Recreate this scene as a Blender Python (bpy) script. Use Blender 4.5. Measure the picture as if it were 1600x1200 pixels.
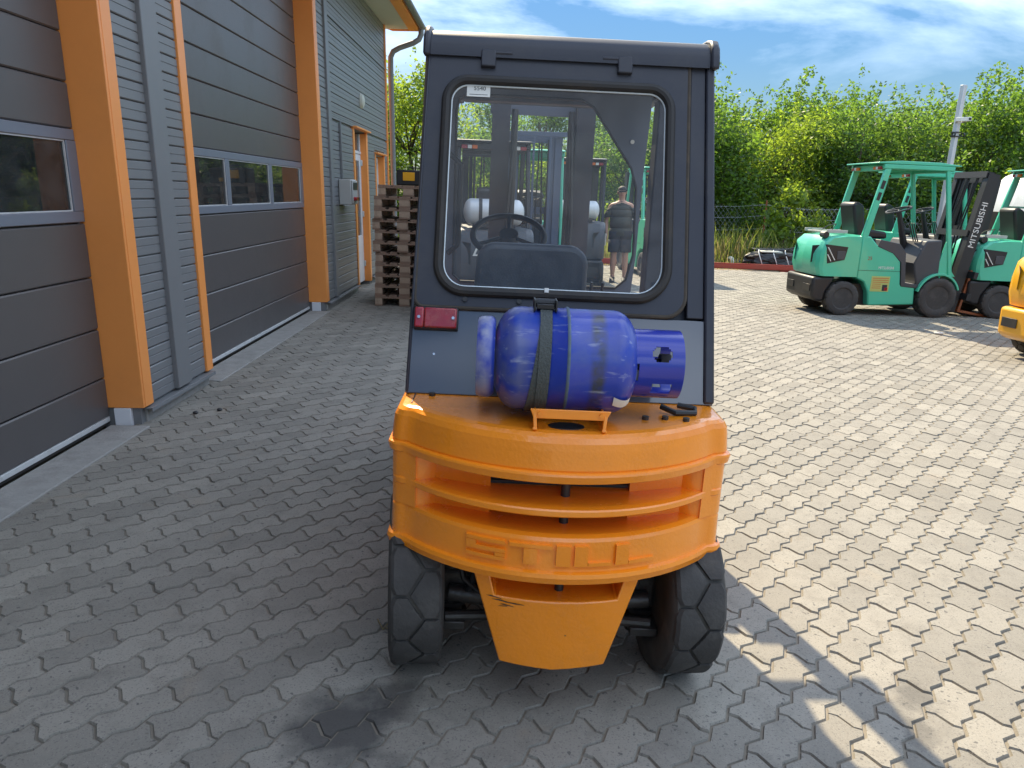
import bpy, bmesh, math, random
import numpy as np
from mathutils import Vector, Matrix, Euler
R = math.radians
random.seed(7); np.random.seed(7)
S = bpy.context.scene
for o in list(bpy.data.objects): bpy.data.objects.remove(o)
COL = S.collection

# ------------------------------------------------------------------ camera
CAM_H, PITCH, ROLL, FPX = 1.55, R(14.5), R(0.8), 1150.0
SLOPE = 0.022                      # the yard falls away from the building for drainage
def gz(x, y=0): return -SLOPE * x
fw = Vector((0, math.cos(PITCH), -math.sin(PITCH))); r0 = Vector((1, 0, 0)); u0 = r0.cross(fw)
rt = r0*math.cos(ROLL) + u0*math.sin(ROLL); up = -r0*math.sin(ROLL) + u0*math.cos(ROLL)
cd = bpy.data.cameras.new('camera'); cam = bpy.data.objects.new('camera', cd); COL.objects.link(cam)
cd.sensor_fit = 'HORIZONTAL'; cd.sensor_width = 36; cd.lens = 36*FPX/1600; cd.clip_start = 0.05; cd.clip_end = 3000
cam.matrix_world = Matrix(((rt.x, up.x, -fw.x, 0), (rt.y, up.y, -fw.y, 0), (rt.z, up.z, -fw.z, CAM_H), (0, 0, 0, 1)))
S.camera = cam

# ------------------------------------------------------------------ sky and sun
SUN_TO = Vector((-0.265, 1.0, 1.0)).normalized()          # towards the sun: ahead and to the left
elev = math.asin(SUN_TO.z); azim = math.atan2(SUN_TO.x, SUN_TO.y)
W = bpy.data.worlds.new('World'); S.world = W; W.use_nodes = True
nt = W.node_tree; nt.nodes.clear()
def N(t, tree=None, **k):
    n = (tree or nt).nodes.new(t)
    for a, b in k.items(): setattr(n, a, b)
    return n
wo = N('ShaderNodeOutputWorld'); bg = N('ShaderNodeBackground'); sky = N('ShaderNodeTexSky')
sky.sky_type = 'NISHITA'; sky.sun_disc = False; sky.sun_elevation = elev; sky.sun_rotation = azim
sky.altitude = 100; sky.air_density = 1.0; sky.dust_density = 0.1; sky.ozone_density = 3.0
bg.inputs['Strength'].default_value = 0.15
tc = N('ShaderNodeTexCoord'); mp = N('ShaderNodeMapping'); sx = N('ShaderNodeSeparateXYZ')
nt.links.new(tc.outputs['Generated'], sx.inputs[0])
# clouds lie on a flat layer: direction divided by its height
zc = N('ShaderNodeMath', operation='MAXIMUM'); zc.inputs[1].default_value = 0.03
za = N('ShaderNodeMath', operation='ADD'); za.inputs[1].default_value = 0.30
nt.links.new(sx.outputs['Z'], zc.inputs[0]); nt.links.new(zc.outputs[0], za.inputs[0])
dv = N('ShaderNodeVectorMath', operation='DIVIDE'); cz = N('ShaderNodeCombineXYZ')
for i in range(3): nt.links.new(za.outputs[0], cz.inputs[i])
nt.links.new(tc.outputs['Generated'], dv.inputs[0]); nt.links.new(cz.outputs[0], dv.inputs[1])
mp.inputs['Location'].default_value = (17.7, 1.3, 0); mp.inputs['Scale'].default_value = (0.55, 0.9, 0)
nt.links.new(dv.outputs[0], mp.inputs['Vector'])
cn = N('ShaderNodeTexNoise'); cn.inputs['Scale'].default_value = 1.7; cn.inputs['Detail'].default_value = 9; cn.inputs['Roughness'].default_value = 0.58
cn.inputs['Distortion'].default_value = 0.35
nt.links.new(mp.outputs[0], cn.inputs['Vector'])
cr = N('ShaderNodeValToRGB'); cr.color_ramp.elements[0].position = 0.42; cr.color_ramp.elements[1].position = 0.66
nt.links.new(cn.outputs['Fac'], cr.inputs[0])
hs = N('ShaderNodeHueSaturation'); hs.inputs['Saturation'].default_value = 1.25; hs.inputs['Value'].default_value = 0.92
# a summer sky with a thin veil: the same soft shoulder on every direction
lum = N('ShaderNodeRGBToBW'); nt.links.new(sky.outputs[0], lum.inputs[0])
sh = N('ShaderNodeMath', operation='MULTIPLY_ADD'); sh.inputs[1].default_value = 0.6; sh.inputs[2].default_value = 1.0; nt.links.new(lum.outputs[0], sh.inputs[0])
iv = N('ShaderNodeMath', operation='DIVIDE'); iv.inputs[0].default_value = 1.0; nt.links.new(sh.outputs[0], iv.inputs[1])
sc = N('ShaderNodeVectorMath', operation='SCALE'); nt.links.new(sky.outputs[0], sc.inputs[0]); nt.links.new(iv.outputs[0], sc.inputs['Scale'])
nt.links.new(sc.outputs[0], hs.inputs['Color'])
mx = N('ShaderNodeMix', data_type='RGBA'); mx.inputs[7].default_value = (5.1, 5.75, 6.6, 1)
fd = N('ShaderNodeMapRange'); fd.inputs[1].default_value = 0.09; fd.inputs[2].default_value = 0.30; nt.links.new(sx.outputs['Z'], fd.inputs[0])   # clouds dissolve in the haze low down
cf = N('ShaderNodeMath', operation='MULTIPLY'); nt.links.new(cr.outputs[0], cf.inputs[0]); nt.links.new(fd.outputs[0], cf.inputs[1])
nt.links.new(cf.outputs[0], mx.inputs[0]); nt.links.new(hs.outputs[0], mx.inputs[6])
nt.links.new(mx.outputs[2], bg.inputs['Color']); nt.links.new(bg.outputs[0], wo.inputs['Surface'])
sd = bpy.data.lights.new('sun', 'SUN'); sun = bpy.data.objects.new('sun', sd); COL.objects.link(sun)
sd.energy = 3.0; sd.angle = R(0.55); sd.color = (1.0, 0.85, 0.60)
sun.rotation_euler = SUN_TO.to_track_quat('Z', 'Y').to_euler(); sun.location = (-6, 20, 20)
S.view_settings.view_transform = 'Standard'; S.view_settings.look = 'None'; S.view_settings.gamma = 1
S.view_settings.use_curve_mapping = False; S.view_settings.exposure = 1.68
S.render.engine = 'CYCLES'
S.cycles.max_bounces = 8; S.cycles.transparent_max_bounces = 24; S.cycles.caustics_reflective = False; S.cycles.caustics_refractive = False

# ------------------------------------------------------------------ materials
def mat(name, col, rough=0.5, metal=0.0, var=0.12, vscale=6.0, bump=0.0, bscale=60.0, coat=0.0, dirt=None, dscale=3.0, damt=0.3, spec=0.5, coords='Object'):
    m = bpy.data.materials.new(name); m.use_nodes = True; t = m.node_tree
    b = t.nodes['Principled BSDF']; L = t.links.new
    b.inputs['Roughness'].default_value = rough; b.inputs['Metallic'].default_value = metal
    b.inputs['Coat Weight'].default_value = coat; b.inputs['Coat Roughness'].default_value = 0.06
    b.inputs['Specular IOR Level'].default_value = spec
    c = N('ShaderNodeTexCoord', t); n = N('ShaderNodeTexNoise', t)
    n.inputs['Scale'].default_value = vscale; n.inputs['Detail'].default_value = 6; n.inputs['Roughness'].default_value = 0.6
    L(c.outputs[coords], n.inputs['Vector'])
    h = N('ShaderNodeMix', t, data_type='RGBA')
    h.inputs[6].default_value = tuple(max(0, x*(1-var)) for x in col) + (1,); h.inputs[7].default_value = tuple(min(1, x*(1+var)) for x in col) + (1,)
    L(n.outputs['Fac'], h.inputs[0]); out = h.outputs[2]
    if dirt:
        d = N('ShaderNodeTexNoise', t); d.inputs['Scale'].default_value = dscale; d.inputs['Detail'].default_value = 8; d.inputs['Roughness'].default_value = 0.7
        L(c.outputs[coords], d.inputs['Vector'])
        r = N('ShaderNodeMapRange', t); r.inputs[1].default_value = 0.5; r.inputs[2].default_value = 0.75; r.inputs[4].default_value = damt
        L(d.outputs['Fac'], r.inputs[0])
        k = N('ShaderNodeMix', t, data_type='RGBA'); k.inputs[7].default_value = tuple(dirt) + (1,)
        L(r.outputs[0], k.inputs[0]); L(out, k.inputs[6]); out = k.outputs[2]
        rr = N('ShaderNodeMapRange', t); rr.inputs[3].default_value = rough; rr.inputs[4].default_value = min(1, rough+0.35)
        L(r.outputs[0], rr.inputs[0]); L(rr.outputs[0], b.inputs['Roughness'])
    L(out, b.inputs['Base Color'])
    if bump:
        bn = N('ShaderNodeTexNoise', t); bn.inputs['Scale'].default_value = bscale; bn.inputs['Detail'].default_value = 3
        L(c.outputs[coords], bn.inputs['Vector'])
        bp = N('ShaderNodeBump', t); bp.inputs['Strength'].default_value = bump; bp.inputs['Distance'].default_value = 0.01
        L(bn.outputs['Fac'], bp.inputs['Height']); L(bp.outputs[0], b.inputs['Normal'])
    return m
def glass(name, tint=(0.93, 0.95, 0.95), dust=0.06, refl=1.0):
    m = bpy.data.materials.new(name); m.use_nodes = True; t = m.node_tree; t.nodes.clear(); L = t.links.new
    o = N('ShaderNodeOutputMaterial', t); tr = N('ShaderNodeBsdfTransparent', t); tr.inputs[0].default_value = tint + (1,)
    g = N('ShaderNodeBsdfGlossy', t); g.inputs['Roughness'].default_value = 0.01; g.inputs[0].default_value = (refl, refl, refl, 1)
    f = N('ShaderNodeFresnel', t); f.inputs[0].default_value = 1.5
    a = N('ShaderNodeMixShader', t); L(f.outputs[0], a.inputs[0]); L(tr.outputs[0], a.inputs[1]); L(g.outputs[0], a.inputs[2])
    d = N('ShaderNodeBsdfDiffuse', t); d.inputs[0].default_value = (0.75, 0.77, 0.78, 1)
    c = N('ShaderNodeTexCoord', t); n = N('ShaderNodeTexNoise', t); n.inputs['Scale'].default_value = 5; n.inputs['Detail'].default_value = 8; n.inputs['Roughness'].default_value = 0.75
    L(c.outputs['Object'], n.inputs['Vector'])
    r = N('ShaderNodeMapRange', t); r.inputs[1].default_value = 0.35; r.inputs[2].default_value = 0.75; r.inputs[3].default_value = dust*0.3; r.inputs[4].default_value = dust*1.7
    L(n.outputs['Fac'], r.inputs[0])
    e = N('ShaderNodeMixShader', t); L(r.outputs[0], e.inputs[0]); L(a.outputs[0], e.inputs[1]); L(d.outputs[0], e.inputs[2]); L(e.outputs[0], o.inputs[0])
    return m
def leaf_mat(name, col, trans):
    m = bpy.data.materials.new(name); m.use_nodes = True; t = m.node_tree; t.nodes.clear(); L = t.links.new
    o = N('ShaderNodeOutputMaterial', t); g = N('ShaderNodeNewGeometry', t)
    def ramp(c, v):
        x = N('ShaderNodeMix', t, data_type='RGBA'); x.inputs[6].default_value = tuple(a*(1-v) for a in c)+(1,); x.inputs[7].default_value = tuple(a*(1+v) for a in c)+(1,)
        L(g.outputs['Random Per Island'], x.inputs[0]); return x.outputs[2]
    d = N('ShaderNodeBsdfDiffuse', t); L(ramp(col, 0.35), d.inputs[0])
    tr = N('ShaderNodeBsdfTranslucent', t); L(ramp(trans, 0.35), tr.inputs[0])
    gl = N('ShaderNodeBsdfGlossy', t); gl.inputs['Roughness'].default_value = 0.4; gl.inputs[0].default_value = (0.5, 0.5, 0.5, 1)
    a = N('ShaderNodeMixShader', t); a.inputs[0].default_value = 0.5; L(d.outputs[0], a.inputs[1]); L(tr.outputs[0], a.inputs[2])
    b = N('ShaderNodeMixShader', t); b.inputs[0].default_value = 0.05; L(a.outputs[0], b.inputs[1]); L(gl.outputs[0], b.inputs[2]); L(b.outputs[0], o.inputs[0])
    return m
M = {}
M['orange'] = mat('orange_paint', (0.95, 0.285, 0.013), 0.25, var=0.05, bump=0.14, bscale=110, coat=0.6, dirt=(0.30, 0.11, 0.02), dscale=4, damt=0.22)
M['slate'] = mat('slate_paint', (0.040, 0.043, 0.056), 0.42, var=0.12, coat=0.0, spec=0.3, bump=0.02, bscale=200, dirt=(0.10, 0.095, 0.09), dscale=5, damt=0.30)
M['slate_gloss'] = mat('slate_gloss_paint', (0.062, 0.072, 0.094), 0.16, var=0.06, coat=0.7, spec=0.6)
M['rubber_old'] = mat('perished_rubber', (0.060, 0.048, 0.036), 0.8, var=0.4, vscale=25, dirt=(0.16, 0.12, 0.08), dscale=12, damt=0.5)
M['slate_in'] = mat('slate_inner', (0.10, 0.115, 0.15), 0.5, var=0.12)
M['black'] = mat('black_plastic', (0.018, 0.018, 0.02), 0.45, var=0.25)
M['rubber'] = mat('rubber_seal', (0.022, 0.020, 0.019), 0.65, var=0.3, dirt=(0.12, 0.09, 0.06), dscale=9, damt=0.35)
M['tyre'] = mat('tyre_rubber', (0.050, 0.047, 0.045), 0.8, var=0.3, vscale=20, bump=0.25, bscale=90, dirt=(0.15, 0.14, 0.125), dscale=7, damt=0.5)
M['tyre_base'] = mat('dusty_tyre_rubber', (0.062, 0.058, 0.053), 0.9, var=0.25, vscale=12, dirt=(0.17, 0.155, 0.13), dscale=6, damt=0.6)
M['steel'] = mat('dark_steel', (0.06, 0.06, 0.062), 0.42, 0.6, var=0.3, dirt=(0.09, 0.06, 0.04), dscale=6, damt=0.5)
M['grease'] = mat('greasy_iron', (0.05, 0.047, 0.044), 0.38, 0.3, var=0.4, vscale=15, bump=0.3, bscale=40, dirt=(0.12, 0.10, 0.08), dscale=8, damt=0.6)
M['chrome'] = mat('bright_steel', (0.55, 0.55, 0.56), 0.22, 1.0, var=0.08)
M['alu'] = mat('white_aluminium', (0.62, 0.64, 0.66), 0.4, 0.2, var=0.06)
M['glass'] = glass('cab_glass', (0.985, 0.995, 0.995), 0.05, 0.4)
M['sunlit_rim'] = mat('painted_sunlit_rim', (0.62, 0.68, 0.70), 0.35, var=0.2, vscale=20)  # pale colour stands in for sunlight on the rim of the glass
M['pane'] = glass('door_pane', (0.80, 0.82, 0.80), 0.03)
M['redlens'] = mat('red_lens', (0.33, 0.018, 0.03), 0.22, var=0.35, vscale=25, coat=0.4, dirt=(0.35, 0.13, 0.08), dscale=14, damt=0.5)
M['amber'] = mat('amber_lens', (0.75, 0.16, 0.02), 0.25, var=0.1)
M['clear'] = mat('clear_lens', (0.75, 0.75, 0.72), 0.2, var=0.1)
M['seat'] = mat('seat_vinyl', (0.05, 0.056, 0.072), 0.5, var=0.15, bump=0.1, bscale=150)
M['paper'] = mat('paper_tag', (0.72, 0.72, 0.68), 0.8, var=0.04)
M['ink'] = mat('ink', (0.03, 0.03, 0.035), 0.7)
M['green'] = mat('mint_green_paint', (0.075, 0.52, 0.335), 0.30, var=0.06, coat=0.3, dirt=(0.07, 0.36, 0.24), dscale=3, damt=0.3)
M['yellow'] = mat('yellow_paint', (0.82, 0.40, 0.015), 0.3, var=0.05, coat=0.3)
M['redpaint'] = mat('dark_red_paint', (0.28, 0.03, 0.03), 0.35, var=0.1)
M['grey'] = mat('grey_plastic', (0.055, 0.058, 0.066), 0.5, var=0.15)
M['midblue'] = mat('slate_blue_steel', (0.075, 0.10, 0.16), 0.45, var=0.15)
M['tan'] = mat('tan_board', (0.42, 0.33, 0.17), 0.7, var=0.1)
M['forkrust'] = mat('worn_fork', (0.30, 0.10, 0.04), 0.6, 0.2, var=0.3)
M['trim'] = mat('orange_flashing', (0.92, 0.33, 0.080), 0.42, var=0.06, vscale=3, coat=0.1, dirt=(0.74, 0.27, 0.075), dscale=2, damt=0.3)
M['siding'] = mat('grey_siding', (0.185, 0.190, 0.196), 0.45, var=0.07, bump=0.03, bscale=90, dirt=(0.235, 0.23, 0.22), dscale=2.5, damt=0.25)
M['door'] = mat('anthracite_door', (0.100, 0.092, 0.091), 0.38, var=0.06, bump=0.06, bscale=220, dirt=(0.105, 0.098, 0.09), dscale=1.6, damt=0.35)
M['doorframe'] = mat('blue_grey_frame', (0.17, 0.19, 0.23), 0.4, var=0.05)
M['white'] = mat('white_pvc', (0.72, 0.74, 0.78), 0.35, var=0.03)
M['seal'] = mat('pale_door_seal', (0.55, 0.56, 0.56), 0.5, var=0.08, dirt=(0.2, 0.19, 0.17), dscale=8, damt=0.5)
M['concrete'] = mat('concrete', (0.30, 0.29, 0.27), 0.9, var=0.25, vscale=12, bump=0.4, bscale=60, dirt=(0.16, 0.15, 0.13), dscale=5, damt=0.6)
M['soffit'] = mat('soffit_board', (0.55, 0.55, 0.48), 0.6, var=0.05)
M['roof'] = mat('roof_sheet', (0.10, 0.10, 0.105), 0.5)
M['boxgrey'] = mat('switch_box_grey', (0.42, 0.42, 0.40), 0.5, var=0.05)
M['wood'] = mat('old_pallet_wood', (0.26, 0.17, 0.12), 0.9, var=0.45, vscale=7, bump=0.4, bscale=35, dirt=(0.32, 0.25, 0.19), dscale=4, damt=0.6)
M['wood2'] = mat('pallet_block_wood', (0.40, 0.29, 0.21), 0.9, var=0.4, vscale=9, bump=0.4, bscale=35, dirt=(0.12, 0.085, 0.07), dscale=5, damt=0.6)
M['bark'] = mat('bark', (0.10, 0.075, 0.055), 0.95, var=0.4, vscale=10, bump=0.5, bscale=20)
M['galv'] = mat('galvanised_post', (0.52, 0.54, 0.56), 0.5, 0.3, var=0.08)
M['redbeam'] = mat('red_painted_beam', (0.42, 0.055, 0.035), 0.5, var=0.15, dirt=(0.25, 0.10, 0.07), dscale=3, damt=0.5)
M['soil'] = mat('dry_soil', (0.23, 0.185, 0.12), 1.0, var=0.35, vscale=3, coords='Generated')
M['leafA'] = leaf_mat('leaf_mid', (0.060, 0.120, 0.024), (0.22, 0.38, 0.036))
M['leafB'] = leaf_mat('leaf_dark', (0.035, 0.075, 0.022), (0.18, 0.28, 0.045))
M['leafC'] = leaf_mat('leaf_bright', (0.095, 0.165, 0.026), (0.38, 0.52, 0.045))
M['leafD'] = leaf_mat('leaf_deep', (0.042, 0.098, 0.026), (0.23, 0.39, 0.045))
M['grassA'] = leaf_mat('grass_green', (0.10, 0.14, 0.03), (0.36, 0.42, 0.07))
M['grassB'] = leaf_mat('grass_dry', (0.34, 0.27, 0.13), (0.42, 0.34, 0.14))

# ------------------------------------------------------------------ mesh helpers
class MB:
    def __init__(s): s.v = []; s.f = []
    def add(s, vs, fs):
        k = len(s.v); s.v += [tuple(p) for p in vs]; s.f += [tuple(i+k for i in q) for q in fs]; return s
    def box(s, x0, x1, y0, y1, z0, z1, m=None):
        vs = [(x, y, z) for z in (z0, z1) for x, y in ((x0, y0), (x1, y0), (x1, y1), (x0, y1))]
        if m is not None: vs = [m @ Vector(p) for p in vs]
        return s.add(vs, [(3, 2, 1, 0), (4, 5, 6, 7), (0, 1, 5, 4), (1, 2, 6, 5), (2, 3, 7, 6), (3, 0, 4, 7)])
    def bar(s, a, b, w, d, upv=(0, 0, 1)):
        a = Vector(a); b = Vector(b); t = (b-a); l = t.length; t.normalize(); u = Vector(upv)
        n = t.cross(u)
        if n.length < 1e-4: n = t.cross(Vector((1, 0, 0)))
        n.normalize(); u = n.cross(t)
        m = Matrix(((n.x, u.x, t.x, a.x), (n.y, u.y, t.y, a.y), (n.z, u.z, t.z, a.z), (0, 0, 0, 1)))
        return s.box(-w/2, w/2, -d/2, d/2, 0, l, m)
    def ring(s, c, t, r, n, ph=0.0):
        t = Vector(t).normalized(); a = Vector((0, 0, 1)) if abs(t.z) < 0.9 else Vector((1, 0, 0))
        u = t.cross(a).normalized(); w = t.cross(u)
        return [Vector(c) + u*math.cos(ph+2*math.pi*i/n)*r + w*math.sin(ph+2*math.pi*i/n)*r for i in range(n)]
    def cyl(s, a, b, r, r2=None, n=14):
        r2 = r if r2 is None else r2; t = Vector(b)-Vector(a)
        A = s.ring(a, t, r, n); B = s.ring(b, t, r2, n)
        return s.add(A+B, [(i, (i+1) % n, n+(i+1) % n, n+i) for i in range(n)] + [tuple(range(n))[::-1], tuple(range(n, 2*n))])
    def tube(s, pts, r, n=8, closed=False):
        pts = [Vector(p) for p in pts]; k = len(pts); vs = []; rr = r if isinstance(r, (list, tuple)) else [r]*k
        t0 = None; u = None
        for i in range(k):
            a = pts[(i-1) % k] if (closed or i > 0) else pts[i]; b = pts[(i+1) % k] if (closed or i < k-1) else pts[i]
            t = (b-a).normalized()
            if u is None:
                g = Vector((0, 0, 1)) if abs(t.z) < 0.9 else Vector((1, 0, 0)); u = t.cross(g).normalized()
            else: u = (u - t*u.dot(t)).normalized()
            w = t.cross(u)
            vs += [pts[i] + u*math.cos(2*math.pi*j/n)*rr[i] + w*math.sin(2*math.pi*j/n)*rr[i] for j in range(n)]
        fs = []
        for i in range(k if closed else k-1):
            for j in range(n):
                fs.append((i*n+j, i*n+(j+1) % n, ((i+1) % k)*n+(j+1) % n, ((i+1) % k)*n+j))
        if not closed: fs += [tuple(range(n))[::-1], tuple(range((k-1)*n, k*n))]
        return s.add(vs, fs)
    def prism(s, poly, a0, a1, ax='x', m=None):
        """poly is a list of 2D points in the plane across axis ax: x->(y,z), y->(x,z), z->(x,y)"""
        f = {'x': lambda p, a: (a, p[0], p[1]), 'y': lambda p, a: (p[0], a, p[1]), 'z': lambda p, a: (p[0], p[1], a)}[ax]
        n = len(poly); vs = [f(p, a0) for p in poly] + [f(p, a1) for p in poly]
        if m is not None: vs = [m @ Vector(p) for p in vs]
        return s.add(vs, [tuple(range(n)), tuple(range(2*n-1, n-1, -1))] + [(i, n+i, n+(i+1) % n, (i+1) % n) for i in range(n)])
    def lathe(s, prof, n=32, o=(0, 0, 0), ax='x', closed=False):
        """prof: (radius, position along the axis)"""
        o = Vector(o); vs = []
        for r, a in prof:
            for i in range(n):
                c, d = math.cos(2*math.pi*i/n)*r, math.sin(2*math.pi*i/n)*r
                vs.append(o + Vector({'x': (a, c, d), 'y': (c, a, d), 'z': (c, d, a)}[ax]))
        k = len(prof); fs = []
        for i in range(k if closed else k-1):
            for j in range(n): fs.append((i*n+j, i*n+(j+1) % n, ((i+1) % k)*n+(j+1) % n, ((i+1) % k)*n+j))
        if not closed:
            if prof[0][0] > 1e-4: fs.append(tuple(range(n))[::-1])
            if prof[-1][0] > 1e-4: fs.append(tuple(range((k-1)*n, k*n)))
        return s.add(vs, fs)
    def bridge(s, A, B, closed=True):
        n = len(A); return s.add(list(A)+list(B), [(i, (i+1) % n, n+(i+1) % n, n+i) for i in range(n if closed else n-1)])
    def build(s, name, m, parent=None, bevel=0.0, smooth=35, seg=2, loc=None, rot=None):
        me = bpy.data.meshes.new(name); me.from_pydata(s.v, [], s.f)
        bm = bmesh.new(); bm.from_mesh(me); bmesh.ops.recalc_face_normals(bm, faces=bm.faces); bm.to_mesh(me); bm.free()
        me.materials.append(M[m] if isinstance(m, str) else m)
        if smooth:
            me.shade_smooth(); me.set_sharp_from_angle(angle=R(smooth))
        o = bpy.data.objects.new(name, me); COL.objects.link(o)
        if parent: o.parent = parent
        if loc: o.location = loc
        if rot: o.rotation_euler = rot
        if bevel:
            b = o.modifiers.new('bevel', 'BEVEL'); b.width = bevel; b.segments = seg; b.limit_method = 'ANGLE'; b.angle_limit = R(40); b.harden_normals = False
        return o
def tag(o, label=None, cat=None, group=None, kind=None):
    if label: o['label'] = label
    if cat: o['category'] = cat
    if group: o['group'] = group
    if kind: o['kind'] = kind
    return o
def thing(name, label, cat, loc=(0, 0, 0), rz=0.0, group=None, tilt=True):
    o = bpy.data.objects.new(name, None); COL.objects.link(o); o.empty_display_size = 0.2
    m = Matrix.Rotation(math.atan(SLOPE), 3, 'Y') @ Matrix.Rotation(rz, 3, 'Z') if tilt else Matrix.Rotation(rz, 3, 'Z')
    o.location = loc; o.rotation_euler = m.to_euler()
    return tag(o, label, cat, group)
def copy_tree(o, parent=None):
    c = o.copy(); COL.objects.link(c)
    if parent: c.parent = parent
    for ch in list(o.children): copy_tree(ch, c)
    return c
def rrect(x0, x1, z0, z1, r, n=6):
    """rounded rectangle, points counter-clockwise; r one radius or four (bl, br, tr, tl)"""
    rs = r if isinstance(r, (list, tuple)) else [r]*4; P = []
    for (cx, cz, a0), q in zip(((x0, z0, 180), (x1, z0, 270), (x1, z1, 0), (x0, z1, 90)), rs):
        ox = cx+q if cx == x0 else cx-q; oz = cz+q if cz == z0 else cz-q
        for i in range(n+1):
            a = R(a0 + 90*i/n); P.append((ox+math.cos(a)*q, oz+math.sin(a)*q))
    return P
def text_mesh(body, size, name, m, parent, mtx, ext=0.002, sx=1.0, shear=0.0):
    cu = bpy.data.curves.new('t', 'FONT'); cu.body = body; cu.size = size; cu.extrude = ext; cu.align_x = 'CENTER'; cu.align_y = 'CENTER'; cu.shear = shear
    cu.resolution_u = 3
    t = bpy.data.objects.new('t', cu); COL.objects.link(t); dg = bpy.context.evaluated_depsgraph_get()
    me = bpy.data.meshes.new_from_object(t.evaluated_get(dg)); bpy.data.objects.remove(t)
    me.transform(Matrix.Diagonal((sx, 1, 1, 1))); me.transform(mtx); me.materials.clear(); me.materials.append(M[m])
    o = bpy.data.objects.new(name, me); COL.objects.link(o); o.parent = parent
    return o
# ------------------------------------------------------------------ the ground: pavers in a stretcher bond, set diagonally
def paver_material(name, source):
    m = bpy.data.materials.new(name); m.use_nodes = True; t = m.node_tree; b = t.nodes['Principled BSDF']; L = t.links.new
    g = N('ShaderNodeNewGeometry', t); pos = g.outputs['Position']
    if source == 'object': tone = N('ShaderNodeObjectInfo', t).outputs['Random']
    elif source == 'attr':
        a = N('ShaderNodeAttribute', t); a.attribute_name = 'tone'; tone = a.outputs['Fac']
    else:
        w = N('ShaderNodeTexWhiteNoise', t); v = N('ShaderNodeTexVoronoi', t); v.inputs['Scale'].default_value = 6.5
        L(pos, v.inputs['Vector']); L(v.outputs['Position'], w.inputs['Vector']); tone = w.outputs['Value']
    def noise(sc, det=5, ro=0.6):
        n = N('ShaderNodeTexNoise', t); n.inputs['Scale'].default_value = sc; n.inputs['Detail'].default_value = det; n.inputs['Roughness'].default_value = ro
        L(pos, n.inputs['Vector']); return n.outputs['Fac']
    def rng(x, a, c, d, e):
        r = N('ShaderNodeMapRange', t); r.inputs[1].default_value = a; r.inputs[2].default_value = c; r.inputs[3].default_value = d; r.inputs[4].default_value = e
        L(x, r.inputs[0]); return r.outputs[0]
    def mix(f, A, B, bt='MIX'):
        x = N('ShaderNodeMix', t, data_type='RGBA', blend_type=bt)
        for s, q in ((0, f), (6, A), (7, B)):
            if isinstance(q, (tuple, float)): x.inputs[s].default_value = q
            else: L(q, x.inputs[s])
        return x.outputs[2]
    c = mix(tone, (0.195, 0.180, 0.152, 1), (0.300, 0.277, 0.234, 1))
    c = mix(rng(noise(0.9, 4), 0.35, 0.7, 0, 0.6), c, (0.25, 0.235, 0.205, 1))              # broad patches
    c = mix(rng(noise(7, 7, 0.75), 0.48, 0.74, 0, 0.62), c, (0.145, 0.132, 0.112, 1))           # grime
    c = mix(rng(noise(4.2, 3), 0.62, 0.76, 0, 0.22), c, (0.30, 0.22, 0.14, 1))               # rusty tint
    c = mix(rng(noise(150, 2), 0.56, 0.68, 0, 0.7), c, (0.115, 0.105, 0.095, 1))                # speckle of aggregate
    c = mix(rng(noise(260, 2), 0.64, 0.76, 0, 0.5), c, (0.50, 0.48, 0.43, 1))
    c = mix(rng(noise(48, 1), 0.70, 0.735, 0, 0.8), c, (0.09, 0.085, 0.08, 1))                # pits
    # spilled oil near the rear wheel and a smaller drop on the sunny side
    wob = noise(9, 4)
    for (x, y, r, k) in ((-0.50, 1.86, 0.17, 0.80), (-0.36, 1.98, 0.10, 0.7), (-0.30, 1.64, 0.10, 0.75), (1.33, 2.10, 0.075, 0.5), (1.24, 1.92, 0.06, 0.45), (-0.2, 6.3, 0.12, 0.5)):
        d = N('ShaderNodeVectorMath', t, operation='DISTANCE'); L(pos, d.inputs[0]); d.inputs[1].default_value = (x, y, gz(x))
        s = N('ShaderNodeMath', t, operation='MULTIPLY_ADD'); L(wob, s.inputs[0]); s.inputs[1].default_value = 0.22; L(d.outputs['Value'], s.inputs[2])
        c = mix(rng(s.outputs[0], r*0.55+0.11, r+0.13, k, 0.0), c, (0.055, 0.052, 0.05, 1))
    L(c, b.inputs['Base Color']); b.inputs['Roughness'].default_value = 0.85
    bp = N('ShaderNodeBump', t); bp.inputs['Strength'].default_value = 0.35; bp.inputs['Distance'].default_value = 0.004
    L(noise(190, 4, 0.7), bp.inputs['Height']); L(bp.outputs[0], b.inputs['Normal'])
    return m
M['paver_one'] = paver_material('concrete_paver', 'object'); M['paver_many'] = paver_material('concrete_paver_field', 'attr'); M['yard'] = paver_material('concrete_yard', 'voronoi')
M['joint'] = mat('sandy_joint', (0.20, 0.175, 0.14), 1.0, var=0.3, vscale=4, coords='Generated')

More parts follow.
